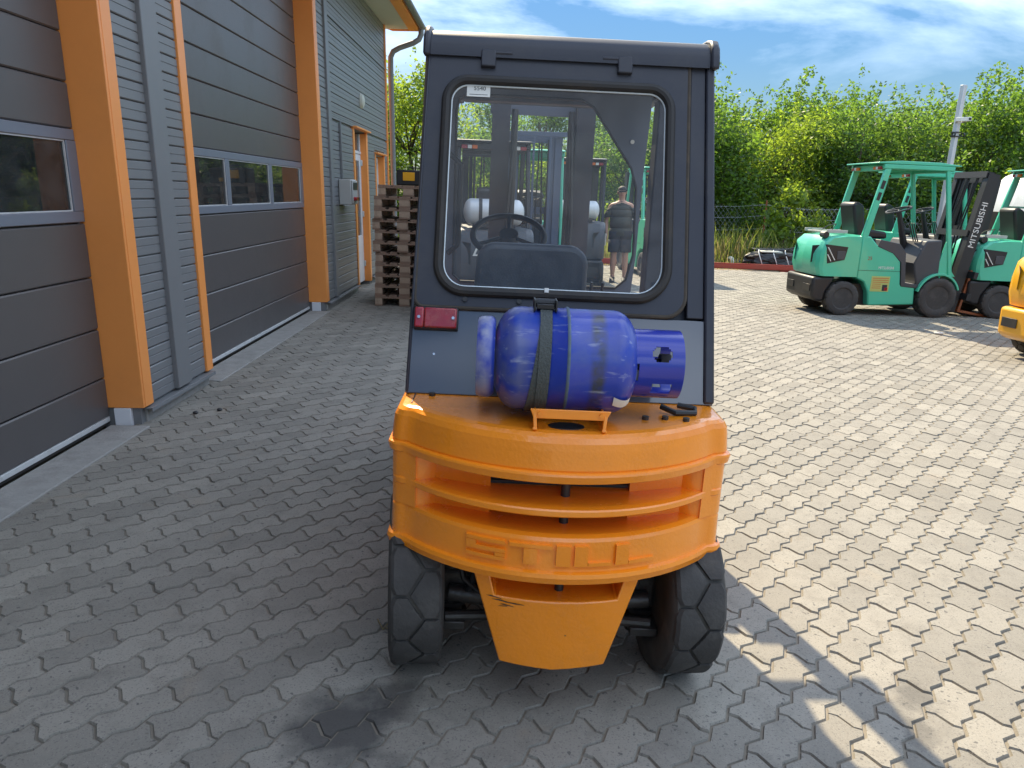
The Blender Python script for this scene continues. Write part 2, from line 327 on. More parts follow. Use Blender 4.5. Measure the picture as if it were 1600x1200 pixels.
def sheet(name, x0, x1, y0, y1, dz, m, nx=1):
    b = MB(); b.add([(x0, y0, gz(x0)+dz), (x1, y0, gz(x1)+dz), (x1, y1, gz(x1)+dz), (x0, y1, gz(x0)+dz)], [(0, 1, 2, 3)])
    return tag(b.build(name, m, smooth=0), kind='structure')
ground = sheet('ground', -400, 400, -300, 900, -0.045, 'soil')
yard = sheet('yard', -2.62, 40, -30, 17.45, -0.040, 'yard')
pavement = sheet('pavement', -2.60, 19.0, -1.6, 17.42, -0.0075, 'joint')
PA = R(48.5); PU = Vector((math.cos(PA), math.sin(PA))); PV = Vector((-math.sin(PA), math.cos(PA)))
PL, PW, P0 = 0.2285, 0.1130, Vector((-0.114, 1.919))
def paver_outline(gap):
    p = PL/2; a = 0.0118; c = 0.0098
    top = [(0, 0), (p*.27, a), (p*.73, -a), (p, 0), (p*1.27, a), (p*1.73, -a), (PL, 0)]
    right = [(PL+c, -PW*.26), (PL-c, -PW*.74)]
    bot = [(u, v-PW) for u, v in top][::-1]
    left = [(-c, -PW*.74), (c, -PW*.26)]
    P = [Vector(q) for q in top+right+bot+left]; n = len(P); out = []
    for i in range(n):                                   # even inset so that the joint has one width
        a_, b_, c_ = P[i-1], P[i], P[(i+1) % n]
        e1 = (b_-a_).normalized(); e2 = (c_-b_).normalized()
        n1 = Vector((e1.y, -e1.x)); n2 = Vector((e2.y, -e2.x)); m = (n1+n2)
        m = m/(max(0.35, 1+n1.dot(n2)))
        out.append(b_+m*gap)
    return [q-Vector((PL/2, -PW/2)) for q in out]
oT = [PU*q.x+PV*q.y for q in paver_outline(0.0060)]; oB = [PU*q.x+PV*q.y for q in paver_outline(0.0030)]
nO = len(oT)
pf = [tuple(range(nO))] + [(i, nO+i, nO+(i+1) % nO, (i+1) % nO) for i in range(nO)]
pv = [(q.x, q.y, 0.0) for q in oT] + [(q.x, q.y, -0.0085) for q in oB]
cells = []
for j in range(-140, 170):
    for i in range(-80, 110):
        q = P0 + PU*(i*PL + (j % 2)*PL/2 + PL/2) + PV*(j*PW - PW/2)
        if q.x < -2.48 or q.x > 18.8 or q.y < -1.45 or q.y > 17.3: continue
        if q.x > 4.5 + 0.85*max(q.y, 0) and q.y > -2: continue
        cells.append(q)
def screen(p):
    v = Vector(p)-Vector((0, 0, CAM_H)); z = v.dot(fw)
    if z < 0.1: return None
    return (800+FPX*v.dot(rt)/z, 600-FPX*v.dot(up)/z, z)
vis = []
for k, q in enumerate(cells):
    s = screen((q.x, q.y, gz(q.x)))
    if s and 10 < s[0] < 1590 and 600 < s[1] < 1190:
        if 620 < s[0] < 1130 and s[1] < 1020: continue      # behind the truck
        vis.append((s[2], k))
vis.sort(); near = set(k for _, k in vis[:300])
pm = []
for w in range(4):
    me = bpy.data.meshes.new('paver'); me.from_pydata(pv, [], pf)
    for v in me.vertices: v.co.z += random.uniform(-.0006, .0006)
    me.materials.append(M['paver_one']); pm.append(me)
tl = math.atan(SLOPE); fv = []; ff = []; tone = []
for k, q in enumerate(cells):
    dz = random.gauss(0, 0.0014); ta, tb = random.gauss(0, 0.006), random.gauss(0, 0.006)
    if k in near:
        o = bpy.data.objects.new('paver', random.choice(pm)); COL.objects.link(o); o.parent = pavement
        o.location = (q.x, q.y, gz(q.x)+dz); o.rotation_euler = (ta, tl+tb, 0)
    else:
        b = len(fv); z0 = gz(q.x)+dz
        fv += [(q.x+x, q.y+y, z0+z-SLOPE*x+ta*y-tb*x) for x, y, z in pv]; ff += [tuple(i+b for i in f) for f in pf]; tone += [random.random()]*len(pv)
me = bpy.data.meshes.new('paver_field'); me.from_pydata(fv, [], ff); me.materials.append(M['paver_many'])
at = me.attributes.new('tone', 'FLOAT', 'POINT'); at.data.foreach_set('value', tone)
fo = bpy.data.objects.new('paver_field', me); COL.objects.link(fo); fo.parent = pavement; fo['kind'] = 'stuff'
# concrete strip under the doors
kb = MB(); kb.box(-2.60, -2.345, -6, 4.55, -0.05, 0.062); kb.box(-2.60, -2.345, 5.74, 9.36, -0.05, 0.062)
kerb = tag(kb.build('door_threshold', 'concrete', bevel=0.006), kind='structure')
# ------------------------------------------------------------------ the workshop building on the left
bld = thing('workshop_building', 'dark grey clad workshop with orange trimmed sectional doors on the left', 'building', (0, 0, 0), tilt=False)
XW, XD = -2.40, -2.62
ZT = 4.46
core = MB()                                      # masonry core behind the cladding, with the openings left free
def core_wall(y0, y1, z0, z1): core.box(-2.66, XW-0.022, y0, y1, z0, z1)
core_wall(-8, 0.90, 0.0, ZT); core_wall(4.60, 5.70, 0.0, ZT); core_wall(9.42, 11.48, 0.0, ZT); core_wall(12.42, 13.20, 0.0, ZT); core_wall(14.02, 14.44, 0, ZT)
core_wall(0.90, 4.60, 4.02, ZT); core_wall(5.70, 9.42, 4.02, ZT); core_wall(11.48, 12.42, 2.46, ZT); core_wall(13.20, 14.02, 2.16, ZT); core_wall(13.20, 14.02, 0, 0.9)
core.box(-10, -2.66, 14.2, 14.44, 0, ZT); core.box(-10.2, -10, -8, 14.44, 0, 1.0); core.box(-10.2, -10, -8, 14.44, 3.2, ZT); core.box(-10.2, -10, -8, 0, 1.0, 3.2); core.box(-10.2, -10, 13, 14.44, 1.0, 3.2); core.box(-10, -2.66, -8, -7.8, 0, ZT)  # opening in the unseen rear wall added to let daylight into the room
wall = core.build('wall', 'siding', bld)
PH = 0.1195
def planks(y0, y1, z0, z1):
    n = 0
    z = 0.172
    while z < z1-0.02:
        a, b = max(z, z0), min(z+PH, z1)
        if b-a > 0.03:
            key = (round(b-a, 3),)
            m = MB(); h = b-a; d = 0.018
            prof = [(XW-0.02, 0), (XW-0.006, 0), (XW, 0.006), (XW, h*0.46), (XW-0.004, h*0.48), (XW-0.004, h*0.52), (XW, h*0.54), (XW, h-0.012), (XW-0.007, h-0.006), (XW-0.02, h-0.006)]
            pz = [(x, z_+a) for x, z_ in prof]
            m.prism(pz, y0, y1, 'y')
            m.build('siding_plank', 'siding', wall, smooth=0)
        z += PH
planks(4.72, 5.060, 0, ZT); planks(5.285, 5.595, 0, ZT)
planks(9.545, 9.90, 0, ZT); planks(10.06, 11.40, 0, 2.47); planks(12.50, 13.14, 0, 2.47); planks(14.08, 14.40, 0, 2.47)
planks(13.14, 14.08, 2.24, 2.47); planks(10.06, 14.40, 2.50, 3.70); planks(10.06, 14.40, 3.75, ZT)
planks(-8, 0.78, 0, ZT)
def part(name, m, boxes, bevel=0.004, parent=bld):
    b = MB()
    for q in boxes: b.box(*q)
    return b.build(name, m, parent, bevel=bevel)
part('seam_trim', 'siding', [(XW-.02, XW+.008, 10.06, 14.40, 2.472, 2.498)]); part('seam_trim', 'siding', [(XW-.02, XW+.012, 10.06, 14.40, 3.702, 3.748)])
part('column_cover', 'siding', [(XW-.02, XW+.030, 5.062, 5.283, 0.172, ZT)], 0.006)
part('column_cover', 'siding', [(XW-.02, XW+.026, 9.902, 10.058, 0.172, ZT)], 0.006)
# orange flashing round each sectional door: reveal plus a face strip
for y0, y1 in ((0.90, 4.58), (5.72, 9.40)):
    b = MB(); b.box(XD-.03, XW+.012, y1, y1+.022, 0.168, 4.04); b.box(XW-.02, XW+.0145, y1+.0225, y1+.135, 0.168, 4.16)
    b.build('door_jamb', 'trim', bld, bevel=0.004)
    b = MB(); b.box(XD-.03, XW+.012, y0-.022, y0, 0.168, 4.04); b.box(XW-.02, XW+.0145, y0-.12, y0-.0225, 0.168, 4.16)
    b.build('door_jamb', 'trim', bld, bevel=0.004)
    b = MB(); b.box(XD-.03, XW+.012, y0, y1, 4.00, 4.022); b.box(XW-.02, XW+.0145, y0-.02, y1+.02, 4.024, 4.16); b.build('door_head', 'trim', bld, bevel=0.004)
    part('jamb_foot', 'white', [(XD+.035, XW-.075, y1-.004, y1+.10, 0.03, 0.166)])
    d = MB(); d.box(XD-.10, XD-.035, y0+.002, y1-.002, 0.064, 3.99); dr = d.build('sectional_door', 'door', bld)
    zs = [0.115, 0.372, 0.688, 1.012, 1.345]
    def panel(a, c):
        m = MB(); t = XD+0.006
        pr = [(XD-.034, a), (t-.008, a), (t, a+.008), (t, c-.014), (t-.007, c-.006), (XD-.034, c-.006)]
        m.prism(pr, y0+.01, y1-.01, 'y'); return m.build('door_panel', 'door', dr, smooth=0)
    for a, c in zip(zs[:-1], zs[1:]): panel(a, c)
    for a, c in ((1.885, 2.146), (2.146, 2.418), (2.418, 2.680), (2.680, 2.955), (2.955, 3.23), (3.23, 3.50), (3.50, 3.76), (3.76, 3.985)): panel(a, c)
    # glazed section
    pitch = (y1-y0-0.04)/3.0; edges = [y0+.02]
    cuts = [y0+.02, y0+1.235, y0+2.46, y1-.02] if y0 > 5 else [y0+.02, y0+1.22, y0+2.44, y1-.02]
    m = MB(); m.box(XD-.03, XD+.012, y0+.01, y1-.01, 1.349, 1.412); m.box(XD-.03, XD+.012, y0+.01, y1-.01, 1.818, 1.881)
    for i, c in enumerate(cuts):
        w = 0.045 if 0 < i < 3 else 0.05
        cc = c + (0.03 if i == 0 else (-0.03 if i == 3 else 0)); m.box(XD-.03, XD+.010, cc-w, cc+w, 1.412, 1.818)
    m.build('window_frame', 'doorframe', dr, bevel=0.004)
    for i in range(3):
        g = MB(); g.box(XD-.012, XD-.006, cuts[i]+.03, cuts[i+1]-.03, 1.40, 1.83); g.build('window_pane', 'pane', dr, smooth=0)
        g = MB(); yy0, yy1 = cuts[i]+(.086 if i == 0 else .051), cuts[i+1]-(.086 if i == 2 else .051)
        g.box(XD-.005, XD+.004, yy0, yy1, 1.413, 1.421); g.box(XD-.005, XD+.004, yy0, yy1, 1.809, 1.817); g.box(XD-.005, XD+.004, yy0, yy0+.008, 1.421, 1.809); g.box(XD-.005, XD+.004, yy1-.008, yy1, 1.421, 1.809)
        g.build('pane_bead', 'seal', dr, smooth=0)
    part('bottom_seal', 'seal', [(XD-.034, XD+.010, y0+.01, y1-.01, 0.082, 0.113)], 0.003, dr)
    part('bottom_rubber', 'rubber', [(XD-.034, XD+.004, y0+.01, y1-.01, 0.0625, 0.081)], 0.003, dr)
# dark rooms behind the glass need walls only; the door slabs are pierced by the glazed band
for o in list(bld.children):
    if o.name.startswith('sectional_door'):
        y0, y1 = (0.90, 4.58) if o.data.vertices[0].co.y < 5 else (5.72, 9.40)
        b = MB(); b.box(XD-.10, XD-.036, y0+.002, y1-.002, 0.064, 1.38); b.box(XD-.10, XD-.036, y0+.002, y1-.002, 1.85, 3.99)
        me = bpy.data.meshes.new('sectional_door'); me.from_pydata(b.v, [], b.f); me.materials.append(M['door']); o.data = me
part('workshop_floor', 'concrete', [(-10, -2.70, -7.8, 14.2, 0.02, 0.06)], 0)
# coiled orange air hose hanging inside the first door
hp = [(-3.05+0.035*math.cos(a*0.9), 4.33+0.035*math.sin(a*0.9), 1.95-0.0065*a) for a in range(0, 120)]
b = MB(); b.tube([(-3.05, 4.33, 2.6)]+hp, 0.006, 6); b.build('air_hose', 'amber', bld)
part('inner_column', 'trim', [(-3.4, -3.1, 4.45, 4.58, 0.06, 3.5)], 0)
part('inner_rack', 'alu', [(-3.6, -3.3, 3.2, 4.2, 0.06, 2.1)], 0.01)
# plinth and its metal drip edge
for a, c in ((4.655, 5.665), (9.50, 11.36), (12.55, 14.44), (-8, 0.82)):
    part('plinth', 'concrete', [(-2.66, XW-.006, a, c, -0.06, 0.142)], 0.008)
    part('drip_edge', 'siding', [(XW-.03, XW+.042, a-.02, c+.02, 0.144, 0.156), (XW+.031, XW+.0425, a-.02, c+.02, 0.128, 0.1445)], 0.002)
# white side door in an orange reveal, and the narrow window beyond it
b = MB(); b.box(-2.62, XW+.010, 12.39, 12.412, 0.10, 2.44); b.box(XW-.02, XW+.0125, 12.4125, 12.49, 0.10, 2.46); b.build('entrance_jamb', 'trim', bld, bevel=0.003)
b = MB(); b.box(-2.62, XW+.010, 11.488, 11.51, 0.10, 2.44); b.box(XW-.02, XW+.0125, 11.41, 11.4875, 0.10, 2.46); b.build('entrance_jamb', 'trim', bld, bevel=0.003)
part('entrance_canopy', 'trim', [(XW-.10, XW+.07, 11.40, 12.52, 2.462, 2.485)], 0.003)
dr = part('entrance_door', 'white', [(-2.53, -2.49, 11.512, 12.388, 0.11, 0.86), (-2.53, -2.49, 11.512, 11.62, 0.86, 2.12), (-2.53, -2.49, 12.28, 12.388, 0.86, 2.12), (-2.53, -2.49, 11.62, 12.28, 2.02, 2.12), (-2.54, -2.48, 11.512, 12.388, 2.125, 2.17), (-2.53, -2.49, 11.512, 11.58, 2.17, 2.435), (-2.53, -2.49, 12.32, 12.388, 2.17, 2.435)], 0.006)
part('pane', 'pane', [(-2.515, -2.508, 11.61, 12.29, 0.85, 2.03)], 0, dr); part('transom_pane', 'pane', [(-2.515, -2.508, 11.57, 12.33, 2.16, 2.44)], 0, dr)
for z in (0.35, 1.15, 1.95): part('hinge', 'alu', [(-2.49, -2.462, 12.36, 12.386, z, z+.09)], 0.004, dr)
part('door_handle', 'alu', [(-2.49, -2.455, 11.55, 11.57, 1.02, 1.20), (-2.47, -2.452, 11.55, 11.68, 1.10, 1.118)], 0.004, dr)
part('window_reveal', 'trim', [(-2.60, XW+.010, 13.998, 14.02, 0.9, 2.16), (XW-.02, XW+.0125, 14.0205, 14.075, 0.88, 2.18)], 0.003); part('window_reveal', 'trim', [(-2.60, XW+.010, 13.20, 13.222, 0.9, 2.16), (XW-.02, XW+.0125, 13.145, 13.1995, 0.88, 2.18)], 0.003)
part('window_canopy', 'trim', [(XW-.10, XW+.06, 13.13, 14.09, 2.182, 2.205)], 0.003)
wn = part('window', 'white', [(-2.54, -2.50, 13.224, 13.30, 0.92, 2.14), (-2.54, -2.50, 13.92, 13.996, 0.92, 2.14), (-2.54, -2.50, 13.30, 13.92, 0.92, 1.0), (-2.54, -2.50, 13.30, 13.92, 2.06, 2.14)], 0.005)
part('pane', 'pane', [(-2.525, -2.518, 13.29, 13.93, 0.99, 2.07)], 0, wn)
part('corner_trim', 'trim', [(XW-.02, XW+.020, 14.402, 14.50, 0.15, ZT), (-2.60, XW-.021, 14.445, 14.50, 0.15, ZT)], 0.004)
# roof with a wide eave, soffit, orange fascia, gutter
part('soffit', 'soffit', [(XW-.3, -1.83, -8, 14.80, ZT+.004, ZT+.022)], 0)
b = MB(); b.prism([(-1.78, 4.52), (-1.78, 4.58), (-6.2, 5.9), (-10.6, 4.58), (-10.6, 4.52), (-6.2, 5.84)], -8.2, 14.86, 'y'); b.build('roof', 'roof', bld)
b = MB(); b.prism([(-10.0, ZT+.024), (-2.42, ZT+.024), (-6.2, 5.75)], 14.30, 14.43, 'y'); b.build('gable', 'siding', bld)
part('eave_board', 'trim', [(-1.99, -1.831, -8, 14.795, ZT-.022, ZT+.003)], 0.003)
part('eave_fascia', 'trim', [(-1.83, -1.805, -8, 14.80, ZT-.02, 4.545)], 0.003)
b = MB(); b.prism([(-1.80, ZT-.025), (-1.78, 4.515), (-6.2, 5.835), (-6.2, 5.70), (-2.3, ZT-.025)], 14.805, 14.835, 'y'); b.build('gable_fascia', 'trim', bld, bevel=0.003)
b = MB(); gut = [(-1.80+.06+.058*math.cos(R(a)), 4.50+.058*math.sin(R(a))) for a in range(180, 361, 20)]; gut += [(x, z) for x, z in [(-1.80+.06+.052*math.cos(R(a)), 4.50+.052*math.sin(R(a))) for a in range(360, 179, -20)]]
b.prism(gut, -8, 14.78, 'y'); b.build('gutter', 'siding', bld)
part('eave_shade_slab', 'roof', [(-1.90, -1.44, -8, 12.2, 4.585, 4.64), (-1.47, -1.44, -8, 12.2, 4.50, 4.584)], 0.004)  # unseen slab added to push the eave's shadow farther over the paving
# downpipe with a swan neck at the far corner
dp = MB(); path = [(-1.76, 14.70, 4.46), (-1.76, 14.70, 4.36), (-1.80, 14.69, 4.27), (-1.90, 14.68, 4.21), (-2.15, 14.64, 4.12), (-2.27, 14.62, 4.05), (-2.315, 14.60, 3.95), (-2.32, 14.60, 3.80), (-2.32, 14.60, 0.12), (-2.28, 14.60, 0.04)]
dp.tube(path, 0.05, 12); d = dp.build('downpipe', 'siding', bld)
for z in (1.2, 2.6): part('pipe_clip', 'black', [(-2.40, -2.262, 14.585, 14.615, z, z+.03)], 0.003, d)
b = MB(); b.lathe([(0.001, 0.065), (0.05, 0.06), (0.085, 0.04), (0.10, 0.0)], 20, (0, 0, 0), 'x'); bl = b.build('wall_lamp', 'soffit', bld, loc=(XW+.002, 12.08, 2.90)); bl.scale = (1, 0.75, 1.12)
# switch box beside the second door
bx = part('switch_box', 'boxgrey', [(XW+.003, XW+.17, 10.36, 10.72, 1.37, 1.71)], 0.012)
part('box_lid', 'boxgrey', [(XW+.171, XW+.190, 10.375, 10.705, 1.385, 1.695)], 0.008, bx)
part('box_window', 'black', [(XW+.1905, XW+.196, 10.41, 10.67, 1.57, 1.67)], 0.003, bx)
for i, (y, c) in enumerate(((10.44, 'redlens'), (10.52, 'redlens'), (10.60, 'black'))):
    b = MB(); b.cyl((XW+.190, y, 1.45), (XW+.235, y, 1.45), 0.028, 0.025, 12); b.build('socket', c, bx)
part('cable_conduit', 'siding', [(XW+.002, XW+.03, 10.53, 10.56, 1.712, 2.47)], 0.004, bx)

# ------------------------------------------------------------------ pallets
ORD = ['lowest', 'second', 'third', 'fourth', 'fifth', 'sixth', 'seventh', 'eighth', 'ninth', 'tenth', 'topmost']
def make_pallet():
    t = thing('wooden_pallet', 'x', 'pallet', group='pallets stacked beside the workshop wall')
    for i, (x0, x1) in enumerate(((-.40, -.255), (-.205, -.105), (-.0725, .0725), (.105, .205), (.255, .40))):
        b = MB(); b.box(x0, x1, 0, 1.2, 0.122, 0.144); b.build('deck_board', 'wood', t, bevel=0.002)
    for y in (0, 0.5275, 1.055):
        b = MB(); b.box(-.40, .40, y, y+.145, 0.1, 0.1215); b.build('stringer_board', 'wood', t, bevel=0.002)
    for x0, x1 in ((-.40, -.30), (-.0725, .0725), (.30, .40)):
        for y in (0, 0.5275, 1.055):
            b = MB(); b.box(x0+.002, x1-.002, y+.002, y+.143, 0.0225, 0.0995); b.build('block', 'wood2', t, bevel=0.003)
        b = MB(); b.box(x0, x1, 0, 1.2, 0, 0.022); b.build('bottom_board', 'wood', t, bevel=0.002)
    return t
pal = make_pallet(); zz = gz(-1.47)+0.004
for i in range(11):
    p = pal if i == 0 else copy_tree(pal)
    p.location = (-1.47+random.uniform(-.025, .025), 10.0+random.uniform(-.03, .03), zz); zz += 0.1455
    p.rotation_euler.z = random.uniform(-.025, .025)
    if i == 10: p.location.x += 0.06; p.location.y += 0.1
    p['label'] = 'grey brown wooden pallet, %s in the stack beside the workshop wall' % (ORD[i] if i in (0, 10) else ORD[i]+' from the ground')
t = thing('tool_case', 'black case with yellow front lying on top of the pallet stack', 'tool case', (-1.36, 10.35, zz+.001))
b = MB(); b.box(-.25, .25, 0, .35, 0, .20); b.build('case_body', 'black', t, bevel=0.015)
b = MB(); b.box(-.16, .0, -.012, -.002, .06, .17); b.build('yellow_panel', 'yellow', t, bevel=0.004)
b = MB(); b.box(.06, .12, -.012, -.002, .02, .07); b.build('latch', 'yellow', t, bevel=0.004)
b = MB(); b.tube([(-.1, .17, .20), (-.1, .17, .235), (.1, .17, .235), (.1, .17, .20)], .01, 6); b.build('handle', 'black', t)
# ------------------------------------------------------------------ the orange forklift seen from behind
FL = thing('orange_forklift', 'orange forklift with slate grey cab and gas bottle, seen from behind', 'forklift', (0.120, 2.26, gz(0.120)), R(0.6))
FL.rotation_euler.y += R(0.6)
def wheel(parent, name, x, y, r, w, yaw=0.0, pitch_n=12, tread=True, rim='steel', out=1, base='tyre'):
    """a wheel (part) with tyre, tread and rim (sub-parts); axis along x"""
    hub = MB(); hub.lathe([(0.02, -w*.30), (r*.30, -w*.30), (r*.42, -w*.12), (r*.56, -w*.34), (r*.60, -w*.40), (r*.60, w*.40), (r*.56, w*.34), (r*.42, w*.12), (r*.30, w*.30), (0.02, w*.30)], 24)
    wh = hub.build(name, rim, parent, loc=(x, y, r), rot=(0, 0, yaw))
    bm_ = MB()
    for k in range(5):
        a = 2*math.pi*k/5+.3; bm_.cyl((out*w*.26, math.cos(a)*r*.2, math.sin(a)*r*.2), (out*w*.36, math.cos(a)*r*.2, math.sin(a)*r*.2), .014, n=6)
    bm_.build('wheel_nut', rim, wh)
    t = MB(); g = 0.012 if tread else 0.0
    t.lathe([(r*.58, -w*.42), (r*.66, -w*.50), (r*.86, -w*.505), (r-g-.012, -w*.485), (r-g, -w*.44), (r-g, w*.44), (r-g-.012, w*.485), (r*.86, w*.505), (r*.66, w*.50), (r*.58, w*.42)], 40)
    t.build('tyre', base, wh)
    if tread:
        T = MB(); p = 2*math.pi/pitch_n; h = w*.47; c = w*.13; gw = 0.0050
        for side in (1, -1):
            for k in range(pitch_n):
                a0 = (k + (0 if side > 0 else .5))*p; n = 6; vs = []; fs = []
                ga = 2.4*gw/r
                for i in range(n+1):
                    f = i/n; a = a0+ga/2+(p-ga)*f
                    lo = (c*(1-4*f) if f < .5 else c*(4*f-3))+gw          # zigzag groove in the middle
                    cut = 0.010 if i in (0, n) else 0.0
                    for (x_, rr) in ((lo, r-g-.006), (lo, r-.001), (lo+.003, r), (h-.012-cut, r), (h-.002-cut, r-.009), (h+.004-cut, r-.034)):
                        vs.append((side*x_, math.cos(a)*rr, math.sin(a)*rr))
                for i in range(n):
                    for j in range(5): fs.append((i*6+j, i*6+j+1, (i+1)*6+j+1, (i+1)*6+j))
                fs += [tuple(range(6)), tuple(range(n*6, n*6+6))]
                T.add(vs, fs)
        T.build('tread', 'tyre', wh, smooth=30)
    return wh
wheel(FL, 'rear_wheel', -0.447, 0.0, 0.29, 0.170, R(7), out=-1, base='tyre_base'); wheel(FL, 'rear_wheel', 0.424, 0.0, 0.29, 0.170, R(6), base='tyre_base')
wheel(FL, 'front_wheel', -0.46, 1.58, 0.335, 0.20, 0, 14, out=-1); wheel(FL, 'front_wheel', 0.46, 1.58, 0.335, 0.20, 0, 14)

# counterweight: slabs over a common bowed plan
def arc(x, off=0.0, Rr=0.62): return 0.235 - math.sqrt(max(1e-6, (Rr+off)**2 - x*x))
def plan(hw, off=0.0, yf=0.10, n=28, cr=0.05):
    P = [(-hw-off, yf)]
    xs = [(-hw-off+cr) + (2*(hw+off-cr))*i/n for i in range(n+1)]
    y0 = arc(xs[0], off); 
    for i in range(1, 5): a = R(90*i/5); P.append((-hw-off+cr-cr*math.cos(a), y0+cr*.9-cr*.9*math.sin(a)))
    P += [(x, arc(x, off)) for x in xs]
    for i in range(4, 0, -1): a = R(90*i/5); P.append((hw+off-cr+cr*math.cos(a), y0+cr*.9-cr*.9*math.sin(a)))
    P.append((hw+off, yf)); return P
def loft(mb, layers, hw, yf=0.10):
    """layers: (z, off) rings of one plan, closed top and bottom"""
    rings = [[(x, y, z) for x, y in plan(hw, off, yf)] for z, off in layers]
    n = len(rings[0])
    for A, B in zip(rings[:-1], rings[1:]): mb.bridge(A, B)
    mb.add(rings[0], [tuple(range(n))]); mb.add(rings[-1], [tuple(range(n))])
cwp = MB()
loft(cwp, [(0.800, -0.03), (0.789, 0.004), (0.792, 0.009), (0.812, 0.013), (0.818, 0.011), (0.822, 0.000), (0.827, 0.002), (0.880, -0.003), (0.900, -0.006), (0.915, -0.014), (0.923, -0.027), (0.926, -0.045)], 0.507)
loft(cwp, [(0.690, -0.06), (0.689, 0.000), (0.693, 0.004), (0.707, 0.004), (0.711, 0.000), (0.713, -0.02)], 0.500)
loft(cwp, [(0.486, -0.06), (0.487, 0.004), (0.491, 0.013), (0.510, 0.018), (0.522, 0.015), (0.526, 0.004), (0.532, 0.003), (0.615, 0.001), (0.625, -0.003), (0.630, -0.02)], 0.505)
for s in (-1, 1):                                        # end blocks and the canted pocket backs
    pl = [(x, y) for x, y in plan(0.505, 0.001) if s*x > 0.428]
    e = [(s*0.428, 0.10), (s*0.428, arc(0.428))]
    pl = sorted(pl, key=lambda q: (math.atan2(q[1]-0.05, s*q[0]-0.44)))
    poly = [e[1]] + sorted([q for q in pl], key=lambda q: s*q[0] + q[1]*0.0 if q[1] < arc(0.455) else 0.6+q[1]) + [e[0]]
    cwp.prism(poly, 0.6245, 0.7955, 'z')
    cwp.prism([(s*.4285, 0.09), (s*.4285, -0.205), (s*.405, -0.205), (s*.372, -0.185), (s*.205, -0.238), (s*.205, 0.09)], 0.6235, 0.7965, 'z')
cw = cwp.build('counterweight', 'orange', FL, smooth=40)
# raised letters cast into the lower band
def arcbox(mb, x0, x1, z0, z1, d=0.0085, n=6):
    f = []; 
    xs = [x0+(x1-x0)*i/n for i in range(n+1)]; vs = []
    e = 0.0007
    for i, x in enumerate(xs):
        xi = min(max(x, x0+e), x1-e); y = arc(x, 0.0035)
        vs += [(x, y+.004, z0), (xi, arc(xi, .0035)-d, z0+e), (xi, arc(xi, .0035)-d, z1-e), (x, y+.004, z1)]
    for i in range(n):
        for j in range(3): f.append((i*4+j, (i+1)*4+j, (i+1)*4+j+1, i*4+j+1))
    f += [(0, 1, 2, 3), (n*4+3, n*4+2, n*4+1, n*4)]
    mb.add(vs, f)
zb, zt, th = 0.545, 0.607, 0.0120
LET = []
def letter(segs):
    m = MB()
    for q in segs: arcbox(m, *q)
    m.build('raised_letter', 'orange', cw, smooth=25)
x = -0.268; w = 0.112
letter([(x, x+w, zt-th, zt), (x, x+.03, zb+.0305, zt-th), (x, x+w, zb+.0235, zb+.0365), (x+w-.03, x+w, zb+th, zb+.0235), (x, x+w, zb, zb+th)])
x = -0.146; w = 0.122; letter([(x, x+w, zt-th, zt), (x+w/2-.02, x+w/2+.02, zb, zt-th)])
x = -0.014; letter([(x, x+.042, zb, zt)])
x = 0.038; w = 0.108; letter([(x, x+.04, zb, zt), (x+.04, x+w, zb, zb+th)])
x = 0.156; w = 0.116; letter([(x, x+.04, zb, zt), (x+.04, x+w, zb, zb+th)])
# apron between the wheels
ap = MB(); us = [-1, -.80, -.6, -.3, 0, .3, .6, .80, 1]; zr = [.190, .26, .33, .412, .4885]
def ap_pt(i, k, back):
    z = zr[k]; hw = 0.158+(z-0.19)*0.30; x = us[i]*hw
    return (x, -0.10 if back else arc(x)+0.020+0.05*(0.5-z), z-(0.012*(1-abs(us[i])) if k == 0 else 0))
cell = lambda i, k: 0 <= i < 8 and 0 <= k < 4 and (k < 3 or i in (0, 7))
for i in range(8):
    for k in range(4):
        if not cell(i, k): continue
        q = [(i, k), (i+1, k), (i+1, k+1), (i, k+1)]
        for bk in (0, 1): ap.add([ap_pt(*c, bk) for c in q], [(0, 1, 2, 3)])
        for (c, d, ni, nk) in ((q[0], q[1], i, k-1), (q[1], q[2], i+1, k), (q[2], q[3], i, k+1), (q[3], q[0], i-1, k)):
            if not cell(ni, nk): ap.add([ap_pt(*c, 0), ap_pt(*d, 0), ap_pt(*d, 1), ap_pt(*c, 1)], [(0, 1, 2, 3)])
ap.box(-.21, .21, -.13, -.1005, .40, .487)
apo = ap.build('apron', 'orange', FL, smooth=30)
bm = bmesh.new(); bm.from_mesh(apo.data); bmesh.ops.remove_doubles(bm, verts=bm.verts, dist=1e-5); bmesh.ops.recalc_face_normals(bm, faces=bm.faces); bm.to_mesh(apo.data); bm.free()
apo.data.set_sharp_from_angle(angle=R(30)); bv = apo.modifiers.new('bevel', 'BEVEL'); bv.width = .005; bv.segments = 2; bv.limit_method = 'ANGLE'; bv.angle_limit = R(40)
for (x, z, l, dz) in ((-.205, .409, .05, -.004), (-.19, .400, .085, -.008), (-.15, .396, .06, -.002), (-.165, .388, .045, -.004), (-.17, .380, .03, .003), (.03, .300, .006, 0)):
    d = MB(); yy = lambda x_, z_: arc(x_)+.0192+.05*(.5-z_)
    d.add([(x, yy(x, z)-.0006, z), (x+l, yy(x+l, z+dz)-.0006, z+dz), (x+l*.9, yy(x+l*.9, z+dz+.0022)-.0006, z+dz+.0022), (x+l*.3, yy(x+l*.3, z+.003)-.0006, z+.003)], [(0, 1, 2, 3)]); d.build('scuff_mark', 'rubber_old', apo, smooth=0)
g = MB(); g.box(-.2045, .2045, -.21, -.13, .6305, .7885)
